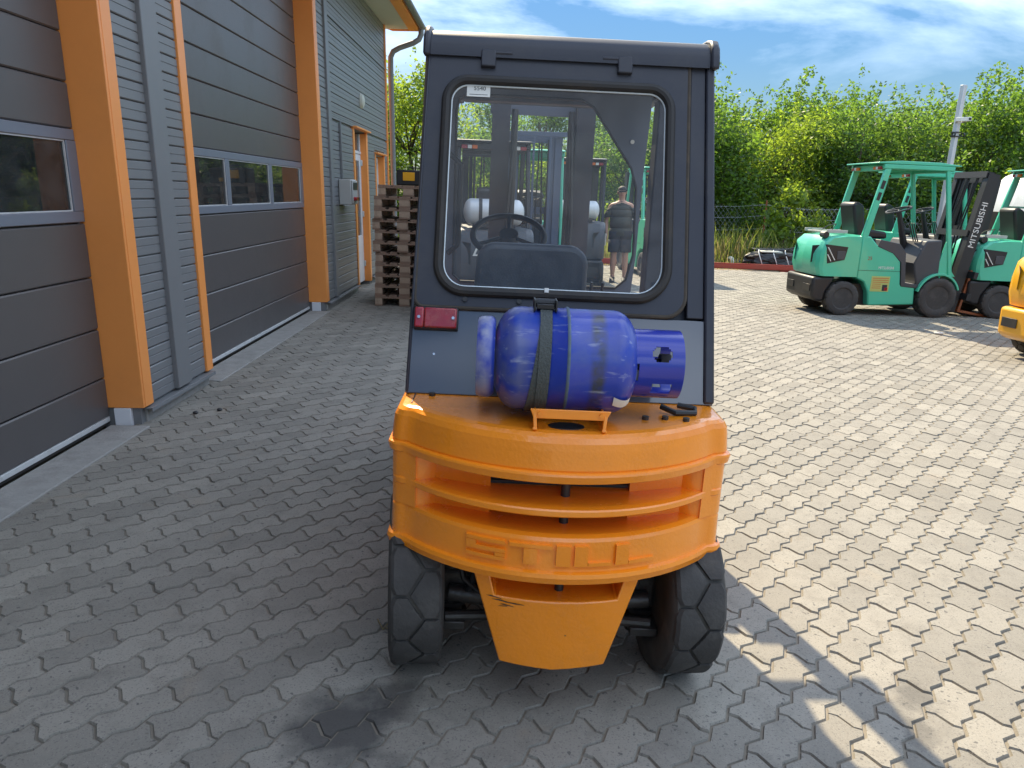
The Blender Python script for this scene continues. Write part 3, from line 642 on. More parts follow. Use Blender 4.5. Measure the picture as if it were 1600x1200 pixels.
for i in range(9): g.box(-.2045, .2045, -.222, -.2105, .638+i*.0165, .644+i*.0165)
g.build('radiator_grille', 'black', FL, smooth=0)
pin = MB(); pin.cyl((0.012, -.285, .38), (0.012, -.285, .80), .0135, n=14); pin.build('coupling_pin', 'steel', FL)
# top details: lid seams, key slot, hose, studs
d = MB()
for s, x in ((-1, -.452), (1, .405)): d.box(x-.0015, x+.0015, -.13, -.03, .9262, .9285)
d.build('lid_seam', 'black', FL, smooth=0)
d = MB(); d.cyl((0.0, -.30, .9255), (0.0, -.30, .9285), .032, n=18); d.build('lock_hole', 'black', FL).scale = (1.6, 1, 1); FL.children[-1].location.y = 0
d = MB(); d.tube([(.30, -.12, .945), (.34, -.15, .935), (.40, -.14, .934), (.41, -.10, .936), (.36, -.08, .94)], .009, 8); d.build('gas_hose', 'black', FL)
for x, y in ((-.40, -.04), (.30, -.19), (.36, -.20), (.24, -.20)):
    d = MB(); d.cyl((x, y, .926), (x, y, .936), .010, n=8); d.build('stud', 'steel', FL)

# cab: everything in the leaning plane of the rear panel: (x, t, n) with t up the slope and n outwards to the rear
ANG = math.atan2(.41, 1.13); ST = 1.0/math.cos(ANG)
PM = Matrix(((1, 0, 0, 0), (0, math.sin(ANG), -math.cos(ANG), -0.02), (0, math.cos(ANG), math.sin(ANG), 0.93), (0, 0, 0, 1)))
def pt(x, z, n=0.0): return PM @ Vector((x, (z-.93)*ST, n))
def panel_ring(outer, inner, n0, n1, name, m, parent, bevel=0.003):
    b = MB(); A = [pt(x, z, n1) for x, z in outer]; B = [pt(x, z, n1) for x, z in inner]; C = [pt(x, z, n0) for x, z in outer]; D = [pt(x, z, n0) for x, z in inner]
    b.bridge(A, B); b.bridge(C, D); b.bridge(A, C); b.bridge(B, D); return b.build(name, m, parent, bevel=bevel)
def pbox(x0, x1, z0, z1, n0, n1, name, m, parent, bevel=0.004, x2=None, x3=None):
    """x2, x3: the edges at the upper end when they differ"""
    x2 = x0 if x2 is None else x2; x3 = x1 if x3 is None else x3
    b = MB(); q = [(x0, z0), (x1, z0), (x3, z1), (x2, z1)]
    b.add([pt(x, z, n0) for x, z in q]+[pt(x, z, n1) for x, z in q], [(0, 1, 2, 3), (7, 6, 5, 4), (0, 4, 5, 1), (1, 5, 6, 2), (2, 6, 7, 3), (3, 7, 4, 0)])
    return b.build(name, m, parent, bevel=bevel)
inner = rrect(-.402, .330, 1.236, 1.897, (.085, .10, .07, .07), 7)
outer = rrect(-.466, .386, 1.192, 1.975, (.025, .06, .012, .012), 7)
rw = panel_ring(outer, inner, -.02, .010, 'rear_window_frame', 'slate', FL)
b = MB(); b.tube([pt(x, z, .012) for x, z in rrect(-.402, .330, 1.236, 1.897, (.085, .10, .07, .07), 10)], .0165, 10, True); b.build('window_seal', 'rubber', rw)
b = MB(); gl = rrect(-.402, .330, 1.236, 1.897, (.085, .10, .07, .07), 7); b.add([pt(x, z, .006) for x, z in gl], [tuple(range(len(gl)))]); b.build('rear_window_glass', 'glass', rw, smooth=0)
b = MB(); b.tube([pt(x, z, .009) for x, z in rrect(-.386, .314, 1.252, 1.881, (.07, .085, .055, .055), 8)], .0035, 6, True); b.build('sunlit_rim', 'sunlit_rim', rw)  # thin pale tube imitating the sunlit rim of the pane
b = MB(); so = [pt(x, z, .004) for x, z in rrect(-.471, .391, 1.187, 1.980, (.03, .065, .014, .014), 8)]; b.tube(so, .0075, 8, True); b.build('hatch_seal', 'rubber_old', rw)
pbox(-.486, .486, .926, 1.180, -.03, .004, 'lower_rear_panel', 'slate_gloss', FL, .003, -.482, .482)
pbox(.29, .452, 1.172, 1.30, -.040, -.0305, 'seam_backing', 'slate', FL, 0)
pbox(.398, .452, 1.186, 1.985, -.02, .004, 'rear_corner_panel', 'slate', FL, .003, .398, .446)
pbox(-.478, .446, 1.984, 2.02, -.05, .002, 'rear_header', 'slate', FL, .003)
for s in (-1, 1):
    o = pbox(s*.486 if s < 0 else .455, -.476 if s < 0 else s*.489, .93, 2.02, -.10, .014, 'rear_pillar', 'slate', FL, .007, -.470 if s < 0 else .447, -.460 if s < 0 else .474)
# dust and hinges, bolts, handle, tag, number
for x in (-.270, .178):
    h = pbox(x-.026, x+.022, 1.938, 1.992, .006, .026, 'hinge', 'slate', rw, .004)
    b = MB(); sg = 1 if x < 0 else -1; b.tube([pt(x, 1.984, .018), pt(x+sg*.075, 1.984, .018)], .0075, 8); b.build('hinge_pin', 'slate', rw)
for x in (-.312, -.140):
    b = MB(); b.cyl(pt(x, 1.212, .008), pt(x, 1.212, .018), .008, n=10); b.build('bolt', 'black', rw)
pbox(-.062, -.048, 1.240, 1.254, .012, .030, 'latch_tab', 'paper', rw, .001)
b = MB(); b.cyl(pt(-.402, 1.045, .003), pt(-.402, 1.045, .007), .004, n=8); b.build('rivet', 'chrome', FL)
tgm = pbox(-.338, -.262, 1.846, 1.886, .0075, .0085, 'price_tag', 'paper', rw, 0)
text_mesh('5540', .020, 'tag_writing', 'ink', rw, PM @ Matrix.Translation(((-.296, (1.872-.93)*ST, .0092))), .0001)
pbox(-.330, -.27, 1.852, 1.8535, .0086, .0089, 'tag_print', 'ink', rw, 0)
# tail lamp
tlp = pbox(-.470, -.330, 1.116, 1.184, .005, .022, 'tail_lamp', 'black', FL, .004)
pbox(-.466, -.437, 1.120, 1.180, .0225, .036, 'lamp_lens', 'redlens', tlp, .005); pbox(-.436, -.334, 1.120, 1.180, .0225, .034, 'lamp_lens', 'redlens', tlp, .005)
for x in (-.452, -.345):
    b = MB(); b.cyl(pt(x, 1.15, .033), pt(x, 1.15, .039), .005, n=8); b.build('lamp_screw', 'chrome', tlp)
# roof: rolled rear edge between two end rails
def roof_profile(o=0.0):
    P = [(0.338-o, 1.976-o*.3), (0.345-o, 2.010), (0.358-o, 2.034+o*.5), (0.385-o*.5, 2.055+o), (0.43, 2.066+o), (0.60, 2.072+o), (1.45, 2.060+o), (1.50, 2.03), (1.50, 2.00-o), (0.44, 2.012-o), (0.40, 2.006-o), (0.372, 1.976-o*.3)]
    return P
b = MB(); b.prism(roof_profile(), -.462, .456, 'x'); rf = b.build('roof', 'slate', FL, smooth=40)
for x0, x1 in ((-.486, -.4625), (.4565, .486)):
    b = MB(); b.prism(roof_profile(.012), x0, x1, 'x'); b.build('roof_rail', 'slate', rf, bevel=.008, smooth=45)
b = MB(); b.box(-.46, .455, 1.36, 1.40, 1.955, 2.0); b.build('front_header', 'slate_in', FL, bevel=.006)
for x0, x1 in ((-.53, -.44), (.44, .53)):
    b = MB(); b.box(x0, x1, 1.515, 1.93, 2.0, 2.055); b.build('guard_front_rail', 'slate', FL, bevel=.01)
b = MB(); b.box(-.4395, .4395, 1.84, 1.91, 2.005, 2.05); b.build('guard_front_bar', 'slate', FL, bevel=.01)
b = MB(); b.box(-.4395, .255, 1.505, 1.839, 2.02, 2.035); b.build('shade_plate', 'slate', FL)  # unseen plate added to block sun left of the lit ground patch
# front frame with the cut-off corner and its windscreen
YF = 1.12
fin = [(-.422, 1.18), (-.39, 1.15), (.32, 1.15), (.365, 1.19), (.390, 1.30), (.378, 1.60), (.350, 1.68), (.165, 1.925), (.11, 1.952), (-.38, 1.952), (-.415, 1.935), (-.425, 1.88)]
fout = [(-.475, 1.0), (-.40, .99), (.34, .99), (.385, 1.0), (.404, 1.30), (.404, 1.62), (.412, 1.80), (.418, 2.0), (.30, 2.005), (-.38, 2.005), (-.460, 2.0), (-.466, 1.88)]
b = MB(); A = [(x, YF, z) for x, z in fout]; B_ = [(x, YF, z) for x, z in fin]; C_ = [(x, YF+.03, z) for x, z in fout]; D_ = [(x, YF+.03, z) for x, z in fin]
b.bridge(A, B_); b.bridge(C_, D_); b.bridge(A, C_); b.bridge(B_, D_); ff = b.build('front_frame', 'slate_in', FL, bevel=.004)
b = MB(); b.add([(x, YF+.015, z) for x, z in fin], [tuple(range(len(fin)))]); b.build('windscreen', 'glass', ff, smooth=0)
b = MB(); b.tube([(x, YF-.004, z) for x, z in fin], .006, 8, True); b.build('windscreen_seal', 'rubber', ff)
b = MB(); b.cyl((.345, YF-.004, 1.79), (.345, YF-.008, 1.79), .009, n=12); b.build('round_sticker', 'paper', ff)
for s in (-1, 1):
    b = MB(); b.bar((s*.545, 1.43, .70), (s*.538, 1.44, 2.03), .08, .13, (0, 1, 0)); b.build('front_pillar', 'slate', FL, bevel=.008)
b = MB(); b.tube([(-.445, 1.05, 1.28), (-.40, 1.03, 1.32), (-.395, 1.03, 1.66), (-.445, 1.05, 1.70)], .013, 8); b.build('grab_handle', 'black', FL)
# chassis, hood, floor, dashboard
b = MB(); b.prism([(0.10, .30), (.10, .92), (.62, .92), (.70, .55), (1.12, .50), (1.22, .25), (.35, .22)], -.50, .50, 'x'); b.build('chassis', 'orange', FL, bevel=.02)
b = MB(); b.box(-.455, .455, .02, .66, .925, .99); b.build('engine_hood', 'grey', FL, bevel=.02)
b = MB(); b.prism([(1.06, .52), (1.16, 1.02), (1.36, 1.08), (1.38, .52)], -.46, .46, 'x'); b.build('dashboard', 'grey', FL, bevel=.02)
b = MB(); b.box(-.50, .50, 1.20, 1.90, .30, .70); b.build('front_chassis', 'orange', FL, bevel=.02)
for s in (-1, 1):
    b = MB(); b.prism([(1.18, .50), (1.30, .68), (1.58, .74), (1.88, .66), (1.88, .63), (1.58, .71), (1.31, .65), (1.20, .48)], s*.36, s*.56, 'x'); b.build('front_fender', 'orange', FL)
# seat and steering
st = MB(); st.prism([(x-.09, z) for x, z in rrect(-.205, .205, 1.00, 1.372, (.03, .03, .07, .07), 6)], .50, .60, 'y')
for i, v in enumerate(st.v): st.v[i] = (v[0]*(1.06 if v[2] < 1.1 else 1.0), v[1]+(v[2]-1.0)*-.16, v[2])
seat = st.build('seat', 'seat', FL, bevel=.02, seg=3)
b = MB(); b.box(-.30, .12, .58, 1.02, .995, 1.08); b.build('seat_cushion', 'seat', seat, bevel=.03, seg=3)
sw = MB(); cpt = Vector((-.178, .92, 1.375)); nrm = Vector((0, -.50, .86)).normalized(); u = Vector((1, 0, 0)); w_ = nrm.cross(u)
sw.tube([cpt+u*math.cos(2*math.pi*i/36)*.152+w_*math.sin(2*math.pi*i/36)*.152 for i in range(36)], .013, 8, True); swo = sw.build('steering_wheel', 'black', FL)
b = MB(); b.cyl(cpt-nrm*.03, cpt+nrm*.012, .045, .04, 16)
for a in (90, 210, 330): b.tube([cpt, cpt+u*math.cos(R(a))*.15+w_*math.sin(R(a))*.15], .009, 6)
b.build('spokes', 'black', swo)
b = MB(); b.cyl(cpt-nrm*.03, (-.178, 1.06, 1.0), .035, n=12); b.build('steering_column', 'black', swo)
b = MB(); b.cyl((.20, 1.12, 1.02), (.205, 1.05, 1.18), .007, n=8); b.cyl((.25, 1.12, 1.02), (.255, 1.05, 1.18), .007, n=8); b.build('hydraulic_levers', 'black', FL)
# rear axle with hubs, springs, links and hoses
b = MB(); b.box(-.36, .36, -.06, .06, .22, .34); b.box(-.12, .12, -.10, .12, .30, .50)
ax = b.build('rear_axle', 'grease', FL, bevel=.015)
for s in (-1, 1):
    b = MB(); b.cyl((s*.325, 0, .15), (s*.325, 0, .46), .038, n=12); b.cyl((s*.325, 0, .12), (s*.325, 0, .16), .055, n=12); b.cyl((s*.325, 0, .41), (s*.325, 0, .45), .058, n=12)
    for k in range(6): b.cyl((s*.325, 0, .19+k*.035), (s*.325, 0, .205+k*.035), .052, n=12)
    b.build('king_pin', 'grease', ax)
    b = MB(); b.cyl((s*.12, -.09, .20), (s*.34, -.11, .20), .018, n=10); b.cyl((s*.18, -.09, .26), (s*.33, -.08, .27), .028, n=12); b.box(s*.27, s*.36, -.13, -.05, .16, .19); b.build('steering_link', 'grease', ax, bevel=.004)
    b = MB(); b.tube([(s*.20, -.06, .44), (s*.24, -.11, .38), (s*.26, -.10, .30), (s*.29, -.07, .24)], .012, 8); b.tube([(s*.26, -.02, .46), (s*.30, -.09, .42), (s*.28, -.11, .34), (s*.22, -.10, .28)], .010, 8); b.build('hydraulic_hose', 'black', ax)
b = MB(); b.prism([(-.05, .44), (.05, .44), (.30, .28), (1.2, .26), (1.2, .40), (.3, .60), (-.05, .60)], -.40, .40, 'x'); b.build('underbody', 'grease', FL)
# mast
for s in (-1, 1):
    b = MB(); b.box(s*.19, s*.295, 2.18, 2.22, .10, 2.08); b.box(s*.27, s*.295, 2.221, 2.32, .10, 2.08); b.box(s*.19, s*.295, 2.321, 2.34, .10, 2.08); b.build('mast_channel', 'slate', FL)
    b = MB(); b.box(s*.205, s*.255, 2.23, 2.315, .16, 2.07); b.build('inner_mast_channel', 'slate', FL)
    b = MB(); b.cyl((s*.165, 2.25, .16), (s*.165, 2.25, 1.20), .032, n=12); b.cyl((s*.165, 2.25, 1.2), (s*.165, 2.25, 2.02), .02, n=12); b.build('lift_cylinder', 'steel', FL)
    b = MB(); b.tube([(s*.18, 2.17, .5), (s*.19, 2.16, 1.4), (s*.16, 2.18, 1.95)], .012, 6); b.build('lift_hose', 'black', FL)
    b = MB(); b.box(s*.24, s*.36, 2.45, 2.49, .10, .62); b.box(s*.24, s*.36, 2.49, 3.50, .10, .145); b.build('fork', 'steel', FL, bevel=.004)
for z in (.30, 1.05): 
    b = MB(); b.box(-.199, .199, 2.185, 2.215, z, z+.10); b.build('mast_crossmember', 'slate_in', FL)
b = MB(); b.box(-.31, .31, 2.342, 2.36, 2.0, 2.07); b.build('mast_crossmember', 'slate_in', FL)
for z in (.20, .52): 
    b = MB(); b.box(-.50, .50, 2.37, 2.445, z, z+.10); b.build('fork_carriage', 'steel', FL)

# ------------------------------------------------------------------ gas bottle on the counterweight
GB = thing('gas_bottle', 'scuffed blue gas bottle lying strapped on the orange counterweight', 'gas bottle', (0.120, 2.26, gz(0.120)), R(0.6))
GB.rotation_euler.y += R(0.6)
def bottle_mat():
    m = mat('blue_bottle_paint', (0.014, 0.042, 0.36), 0.36, var=0.2, vscale=8, coat=0.25, dirt=(0.11, 0.135, 0.22), dscale=5, damt=0.5)
    t = m.node_tree; L = t.links.new; b = t.nodes['Principled BSDF']; src = b.inputs['Base Color'].links[0].from_socket
    c = N('ShaderNodeTexCoord', t); s = N('ShaderNodeSeparateXYZ', t); L(c.outputs['Object'], s.inputs[0])
    n = N('ShaderNodeTexNoise', t); n.inputs['Scale'].default_value = 22; n.inputs['Detail'].default_value = 6; L(c.outputs['Object'], n.inputs['Vector'])
    def band(x, w, amt, colr, src):      # worn ring where a strap has rubbed
        d = N('ShaderNodeMath', t, operation='SUBTRACT'); L(s.outputs['X'], d.inputs[0]); d.inputs[1].default_value = x
        a = N('ShaderNodeMath', t, operation='ABSOLUTE'); L(d.outputs[0], a.inputs[0])
        r = N('ShaderNodeMapRange', t); r.inputs[1].default_value = w; r.inputs[2].default_value = w*.4; r.inputs[4].default_value = amt; L(a.outputs[0], r.inputs[0])
        p = N('ShaderNodeMapRange', t); p.inputs[1].default_value = .28; p.inputs[2].default_value = .55; L(n.outputs['Fac'], p.inputs[0])
        q = N('ShaderNodeMath', t, operation='MULTIPLY'); L(r.outputs[0], q.inputs[0]); L(p.outputs[0], q.inputs[1])
        x_ = N('ShaderNodeMix', t, data_type='RGBA'); x_.inputs[7].default_value = colr+(1,); L(q.outputs[0], x_.inputs[0]); L(src, x_.inputs[6]); return x_.outputs[2]
    src = band(.082, .026, .95, (.030, .036, .050), src); src = band(-.150, .06, .55, (.13, .15, .24), src); src = band(-.235, .03, .5, (.45, .45, .42), src)
    f = N('ShaderNodeTexNoise', t); f.inputs['Scale'].default_value = 60; f.inputs['Detail'].default_value = 5; mpp = N('ShaderNodeMapping', t); mpp.inputs['Scale'].default_value = (.22, 1, 1); L(c.outputs['Object'], mpp.inputs['Vector']); L(mpp.outputs[0], f.inputs['Vector'])
    r = N('ShaderNodeMapRange', t); r.inputs[1].default_value = .60; r.inputs[2].default_value = .74; r.inputs[4].default_value = .38; L(f.outputs['Fac'], r.inputs[0])
    k = N('ShaderNodeMix', t, data_type='RGBA'); k.inputs[7].default_value = (.5, .53, .6, 1); L(r.outputs[0], k.inputs[0]); L(src, k.inputs[6]); L(k.outputs[2], b.inputs['Base Color'])
    return m
M['bottle'] = bottle_mat()
M['weld'] = mat('worn_weld', (0.10, 0.14, 0.17), 0.6, var=0.5, vscale=60, dirt=(0.03, 0.06, 0.3), dscale=30, damt=0.8)
M['collar'] = mat('blue_collar_paint', (0.010, 0.026, 0.33), 0.25, var=0.08, coat=0.4)
M['strap'] = mat('webbing', (0.070, 0.080, 0.078), 0.8, var=0.25, vscale=30, bump=0.5, bscale=160)
gx = -.008; gy = -.19; gzc = 1.092
c0 = MB(); rr = .1475; L2 = .205; pr = [(.001, -L2)]
for i in range(1, 8): a = R(90*i/7); pr.append((rr*math.sin(a)**.68 if i < 7 else rr, -L2+.072*(1-math.cos(a))))
pr += [(rr, -.008), (rr+.002, -.006), (rr+.0035, 0), (rr+.002, .006), (rr, .008)]
for i in range(7, 0, -1): a = R(90*i/7); pr.append((rr*math.sin(a)**.68 if i < 7 else rr, L2-.072*(1-math.cos(a))))
pr.append((.001, L2)); c0.lathe(pr, 48); body = c0.build('bottle_body', 'bottle', GB, loc=(gx, gy, gzc), smooth=50)
c = MB(); c.lathe([(rr+.0030, -.0045), (rr+.0046, -.002), (rr+.0046, .002), (rr+.0030, .0045)], 48, (0, 0, 0), 'x', True); c.build('weld_seam', M['weld'], body)
c = MB(); c.lathe([(.104, -.200), (.112, -.205), (.117, -.215), (.116, -.240), (.110, -.250), (.103, -.250), (.101, -.243), (.109, -.236), (.110, -.217), (.104, -.210)], 40, (0, 0, 0), 'x', True); fr = c.build('foot_ring', 'bottle', GB, loc=(gx, gy, gzc))
c = MB()                                                    # valve guard with its cut-outs
nA, nX, rc = 96, 28, .098; x0c, x1c = .185, .326
def hole(a, f):
    a = a % 360
    if ((a-152)/14.0)**2 + ((f-.55)/.19)**2 < 1: return True
    if 203 < a < 226 and .40 < f < .78: return True
    if 300 < a < 420 and .30 < f < .80 and not 358 < a < 361: return True
    if a < 55 and .30 < f < .80: return True
    if 170 < a < 198 and f < .12: return True
    return False
vi = {}
def gv(i, j, r):
    k = (i % nA, j, r)
    if k not in vi:
        a = 2*math.pi*(i % nA)/nA; x = x0c+(x1c-x0c)*j/nX; vi[k] = len(c.v); c.v.append((x, math.cos(a)*r, math.sin(a)*r))
    return vi[k]
solid = lambda i, j: 0 <= j < nX and not hole((i+.5)*360/nA, (j+.5)/nX)
ri, ro = rc-.004, rc
for i in range(nA):
    for j in range(nX):
        if not solid(i, j): continue
        for r in (ri, ro): c.f.append((gv(i, j, r), gv(i+1, j, r), gv(i+1, j+1, r), gv(i, j+1, r)))
        for (p, q, di, dj) in (((i, j), (i, j+1), -1, 0), ((i+1, j), (i+1, j+1), 1, 0), ((i, j), (i+1, j), 0, -1), ((i, j+1), (i+1, j+1), 0, 1)):
            if not solid((i+di) % nA, j+dj): c.f.append((gv(*p, ri), gv(*q, ri), gv(*q, ro), gv(*p, ro)))
c.build('valve_guard', 'collar', GB, loc=(gx, gy, gzc))
c = MB(); c.cyl((.19, 0, 0), (.24, 0, 0), .022, n=14); c.cyl((.24, 0, 0), (.275, 0, 0), .016, n=12); c.cyl((.255, 0, 0), (.255, -.05, -.01), .014, n=12); c.cyl((.275, 0, 0), (.305, 0, 0), .03, n=10); c.build('valve', 'steel', GB, loc=(gx, gy, gzc))
def strap_ring(x, lean, r, a0, a1, w=.018):
    b = MB(); n = 40; A = []; 
    for i in range(n+1):
        a = R(a0+(a1-a0)*i/n); off = lean*math.sin(a)
        A.append([(x+off+dx, math.cos(a)*q, math.sin(a)*q) for dx, q in ((-w, r), (w, r), (w, r+.0028), (-w, r+.0028))])
    for p, q in zip(A[:-1], A[1:]): b.bridge(p, q)
    return b
s_ = strap_ring(-.066, .004, rr+.0048, 88, 262, .0165); s_.build('strap', 'strap', GB, loc=(gx, gy, gzc))
s_ = strap_ring(-.083, .020, rr+.0012, 95, 292, .012); s_.build('strap', 'strap', GB, loc=(gx, gy, gzc))
b = MB(); b.box(-.090, -.040, -.045, .0, .150, .164); b.cyl((-.094, -.02, .166), (-.036, -.02, .166), .011, n=10); b.box(-.098, -.092, -.05, .005, .144, .176); b.box(-.038, -.032, -.05, .005, .144, .176); b.build('ratchet_buckle', 'black', GB, loc=(gx, gy, gzc), bevel=.002)
b = MB(); b.add([(.128, -.118, -.078), (.168, -.09, -.07), (.178, -.045, -.092), (.15, -.085, -.118)], [(0, 1, 2, 3)])
b.v = [tuple(Vector(v)*1.0) for v in b.v]
lb = MB(); nn = 6
for i in range(nn+1):                                         # paper label hugging the lower shoulder
    for j in range(nn+1):
        xx = .130+.050*j/nn; q = max(0, (xx-(L2-.072))/.072); rad = rr*math.sqrt(max(.05, 1-q**2.9))+.0045; a = R(207+13*i/nn+10*j/nn); lb.v.append((xx, math.cos(a)*rad, math.sin(a)*rad))
for i in range(nn):
    for j in range(nn): k = i*(nn+1)+j; lb.f.append((k, k+1, k+nn+2, k+nn+1))
lb.build('paper_label', 'paper', GB, loc=(gx, gy, gzc))
# cradle of the bottle, bolted to the truck
b = MB(); b.prism([(-.095, .958), (-.105, .985), (.117, .985), (.104, .958)], gy-.150, gy-.143, 'y'); b.box(-.093, -.087, gy-.142, gy+.10, .9285, .975); b.box(.096, .102, gy-.142, gy+.10, .9285, .975)
b.box(-.097, -.084, gy-.160, gy-.1425, .9275, .9345); b.box(.093, .106, gy-.160, gy-.1425, .9275, .9345)
b.bar((-.089, gy-.155, .93), (-.092, gy-.147, .972), .010, .006, (0, 1, 0)); b.bar((.099, gy-.155, .93), (.103, gy-.147, .972), .010, .006, (0, 1, 0))
cr_ = b.build('bottle_cradle', 'orange', FL, bevel=.002)
for x in (-.078, .090):
    b = MB(); b.cyl((x, gy-.151, .973), (x, gy-.156, .973), .006, n=8); b.build('cradle_bolt', 'orange', cr_)
# ------------------------------------------------------------------ the other trucks in the yard
def lpg(parent, loc, m='alu'):
    c = MB(); pr = [(.001, -.36)]+[(.15*math.sin(R(90*i/6)), -.36+.09*(1-math.cos(R(90*i/6)))) for i in range(1, 7)]+[(.15*math.sin(R(90*i/6)), .36-.09*(1-math.cos(R(90*i/6)))) for i in range(6, 0, -1)]+[(.001, .36)]
    c.lathe(pr, 28); t = c.build('gas_tank', m, parent, loc=loc)
    for x in (-.16, .16):
        b = MB(); b.lathe([(.152, x-.02), (.156, x-.02), (.156, x+.02), (.152, x+.02)], 28, (0, 0, 0), 'x', True); b.build('tank_strap', 'black', t)
def truck(name, label, loc, rz, paint='green', guard=None, cab=False, tank=False, mast_h=2.1, tilt=5, mast='black', back=False, clutter=False, letters=None, decal=False, lamps=True, front=True, group=None, bumper='black'):
    T = thing(name, label, 'forklift', loc, rz, group); guard = guard or paint
    def wp(v): return (v[0]*.90, v[1] if v[1] < .45 else .45+(v[1]-.45)*.84, v[2])
    def P(n, m, f, bevel=.012, par=None, **k):
        b = MB(); f(b); b.v = [wp(v) for v in b.v]; return b.build(n, m, par or T, bevel=bevel, **k)
    # counterweight, its dark bumper and lamp recesses
    cwpr = [(-.40, .56), (-.445, .70), (-.44, .86), (-.40, 1.03), (-.30, 1.12), (-.05, 1.15), (.17, 1.15), (.17, .56)]
    b = MB(); rings = []
    for x, k in ((-.52, .80), (-.49, .90), (-.42, .97), (-.28, 1.0), (0, 1.02), (.28, 1.0), (.42, .97), (.49, .90), (.52, .80)):
        rings.append([(x, y*k if y < 0 else y, z-(1-k)*.10 if z > 1.1 else z) for y, z in cwpr])
    for A, B in zip(rings[:-1], rings[1:]): b.bridge(A, B)
    n = len(cwpr); b.add(rings[0], [tuple(range(n))]); b.add(rings[-1], [tuple(range(n))]); b.v = [wp(v) for v in b.v]; cwt = b.build('counterweight', paint, T, smooth=35)
    for s in (-1, 1):
        P('lamp_recess', 'black', lambda b: b.add([(s*.523, -.30, .74), (s*.527, -.05, .80), (s*.527, -.02, .98), (s*.524, -.34, 1.01), (s*.30, -.455, .74), (s*.30, -.455, .98)] , [(0, 1, 2, 3), (0, 3, 5, 4)]), 0, cwt, smooth=0)
        P('tail_lamp', 'clear', lambda b: b.bar((s*.530, -.32, .97), (s*.530, -.20, .79), .010, .030, (1, 0, 0)), .002, cwt)
        P('tail_lamp', 'clear', lambda b: b.bar((s*.529, -.315, .87), (s*.529, -.255, .775), .010, .030, (1, 0, 0)), .002, cwt)
        P('lamp_housing', 'grey', lambda b: b.box(s*.524, s*.534, -.17, -.05, .80, .92), .004, cwt)
    P('bumper', bumper, lambda b: b.prism([(-.36, .19), (-.455, .24), (-.465, .54), (-.12, .555), (-.24, .33), (-.26, .19)], -.49, .49, 'x'), .035)
    for s in (-1, 1): P('tow_slot', 'steel', lambda b: b.box(s*.18, s*.42, -.470, -.462, .33, .43), .002)
    P('side_body', paint, lambda b: b.prism([(.175, .54), (.175, 1.149), (.30, 1.14), (.42, 1.02), (.72, .93), (.86, .80), (.92, .46), (1.19, .44), (1.22, .18), (.40, .15), (.37, .35), (.29, .49)], -.515, .515, 'x'), .02)
    P('panel_seam', 'black', lambda b: [b.box(s*.516-.001, s*.516+.001, .176, .90, .655, .660) for s in (-1, 1)], 0)
    P('hood_trim', 'grey', lambda b: b.prism([(.42, 1.0), (.45, 1.10), (.80, 1.05), (.93, .93), (1.00, .50), (1.25, .47), (1.22, .42), (.93, .44), (.87, .78), (.70, .91)], -.522, .522, 'x'), .008)
    P('floor_plate', 'alu', lambda b: b.box(-.45, .45, .93, 1.24, .471, .480), 0)
    P('dashboard', 'grey', lambda b: b.prism([(1.22, .44), (1.12, .78), (1.28, 1.10), (1.56, 1.12), (1.60, .55), (1.36, .44)], -.50, .50, 'x'), .02)
    for s in (-1, 1):
        arch = [(1.60+.40*math.cos(R(a)), .29+.36*math.sin(R(a))) for a in range(165, 20, -12)]
        arch2 = [(1.60+.37*math.cos(R(a)), .29+.33*math.sin(R(a))) for a in range(21, 166, 12)]
        P('front_fender', paint, lambda b: b.prism(arch+arch2, s*.34, s*.56, 'x'), .004)
    for x, y, r, w, nm in ((-.44, 0, .245, .18, 'rear_wheel'), (.44, 0, .245, .18, 'rear_wheel'), (-.46, 1.60, .29, .21, 'front_wheel'), (.46, 1.60, .29, .21, 'front_wheel')):
        wheel(T, nm, *wp((x, y, 0))[:2], r, w, 0, 12, True, 'black', 1 if x > 0 else -1)
    P('underbody', 'black', lambda b: b.box(-.38, .38, -.15, 1.5, .14, .45), 0)
    # seat, steering wheel, levers
    se = P('seat', 'black', lambda b: b.prism([(.20, 1.16), (.10, 1.58), (.17, 1.62), (.28, 1.56), (.34, 1.24), (.72, 1.20), (.74, 1.10), (.22, 1.10)], -.23, .23, 'x'), .035)
    cpt = Vector((-.02, 1.02, 1.52)); nr = Vector((0, -.30, .95)).normalized(); u = Vector((1, 0, 0)); w_ = nr.cross(u)
    b = MB(); b.tube([cpt+u*math.cos(2*math.pi*i/24)*.17+w_*math.sin(2*math.pi*i/24)*.17 for i in range(24)], .014, 6, True)
    for a in (90, 210, 330): b.tube([cpt, cpt+u*math.cos(R(a))*.17+w_*math.sin(R(a))*.17], .01, 5)
    b.v = [(v[0], v[1]-.09, v[2]) for v in b.v]; sw = b.build('steering_wheel', 'grey', T)
    P('steering_column', 'black', lambda b: b.cyl(cpt-nr*.01, (-.02, 1.24, .95), .04, .06, 10), 0, sw)
    P('control_levers', 'black', lambda b: [b.cyl((x, 1.25, 1.08), (x+.01, 1.12, 1.34), .010, n=6) for x in (.18, .24, .30)], 0)
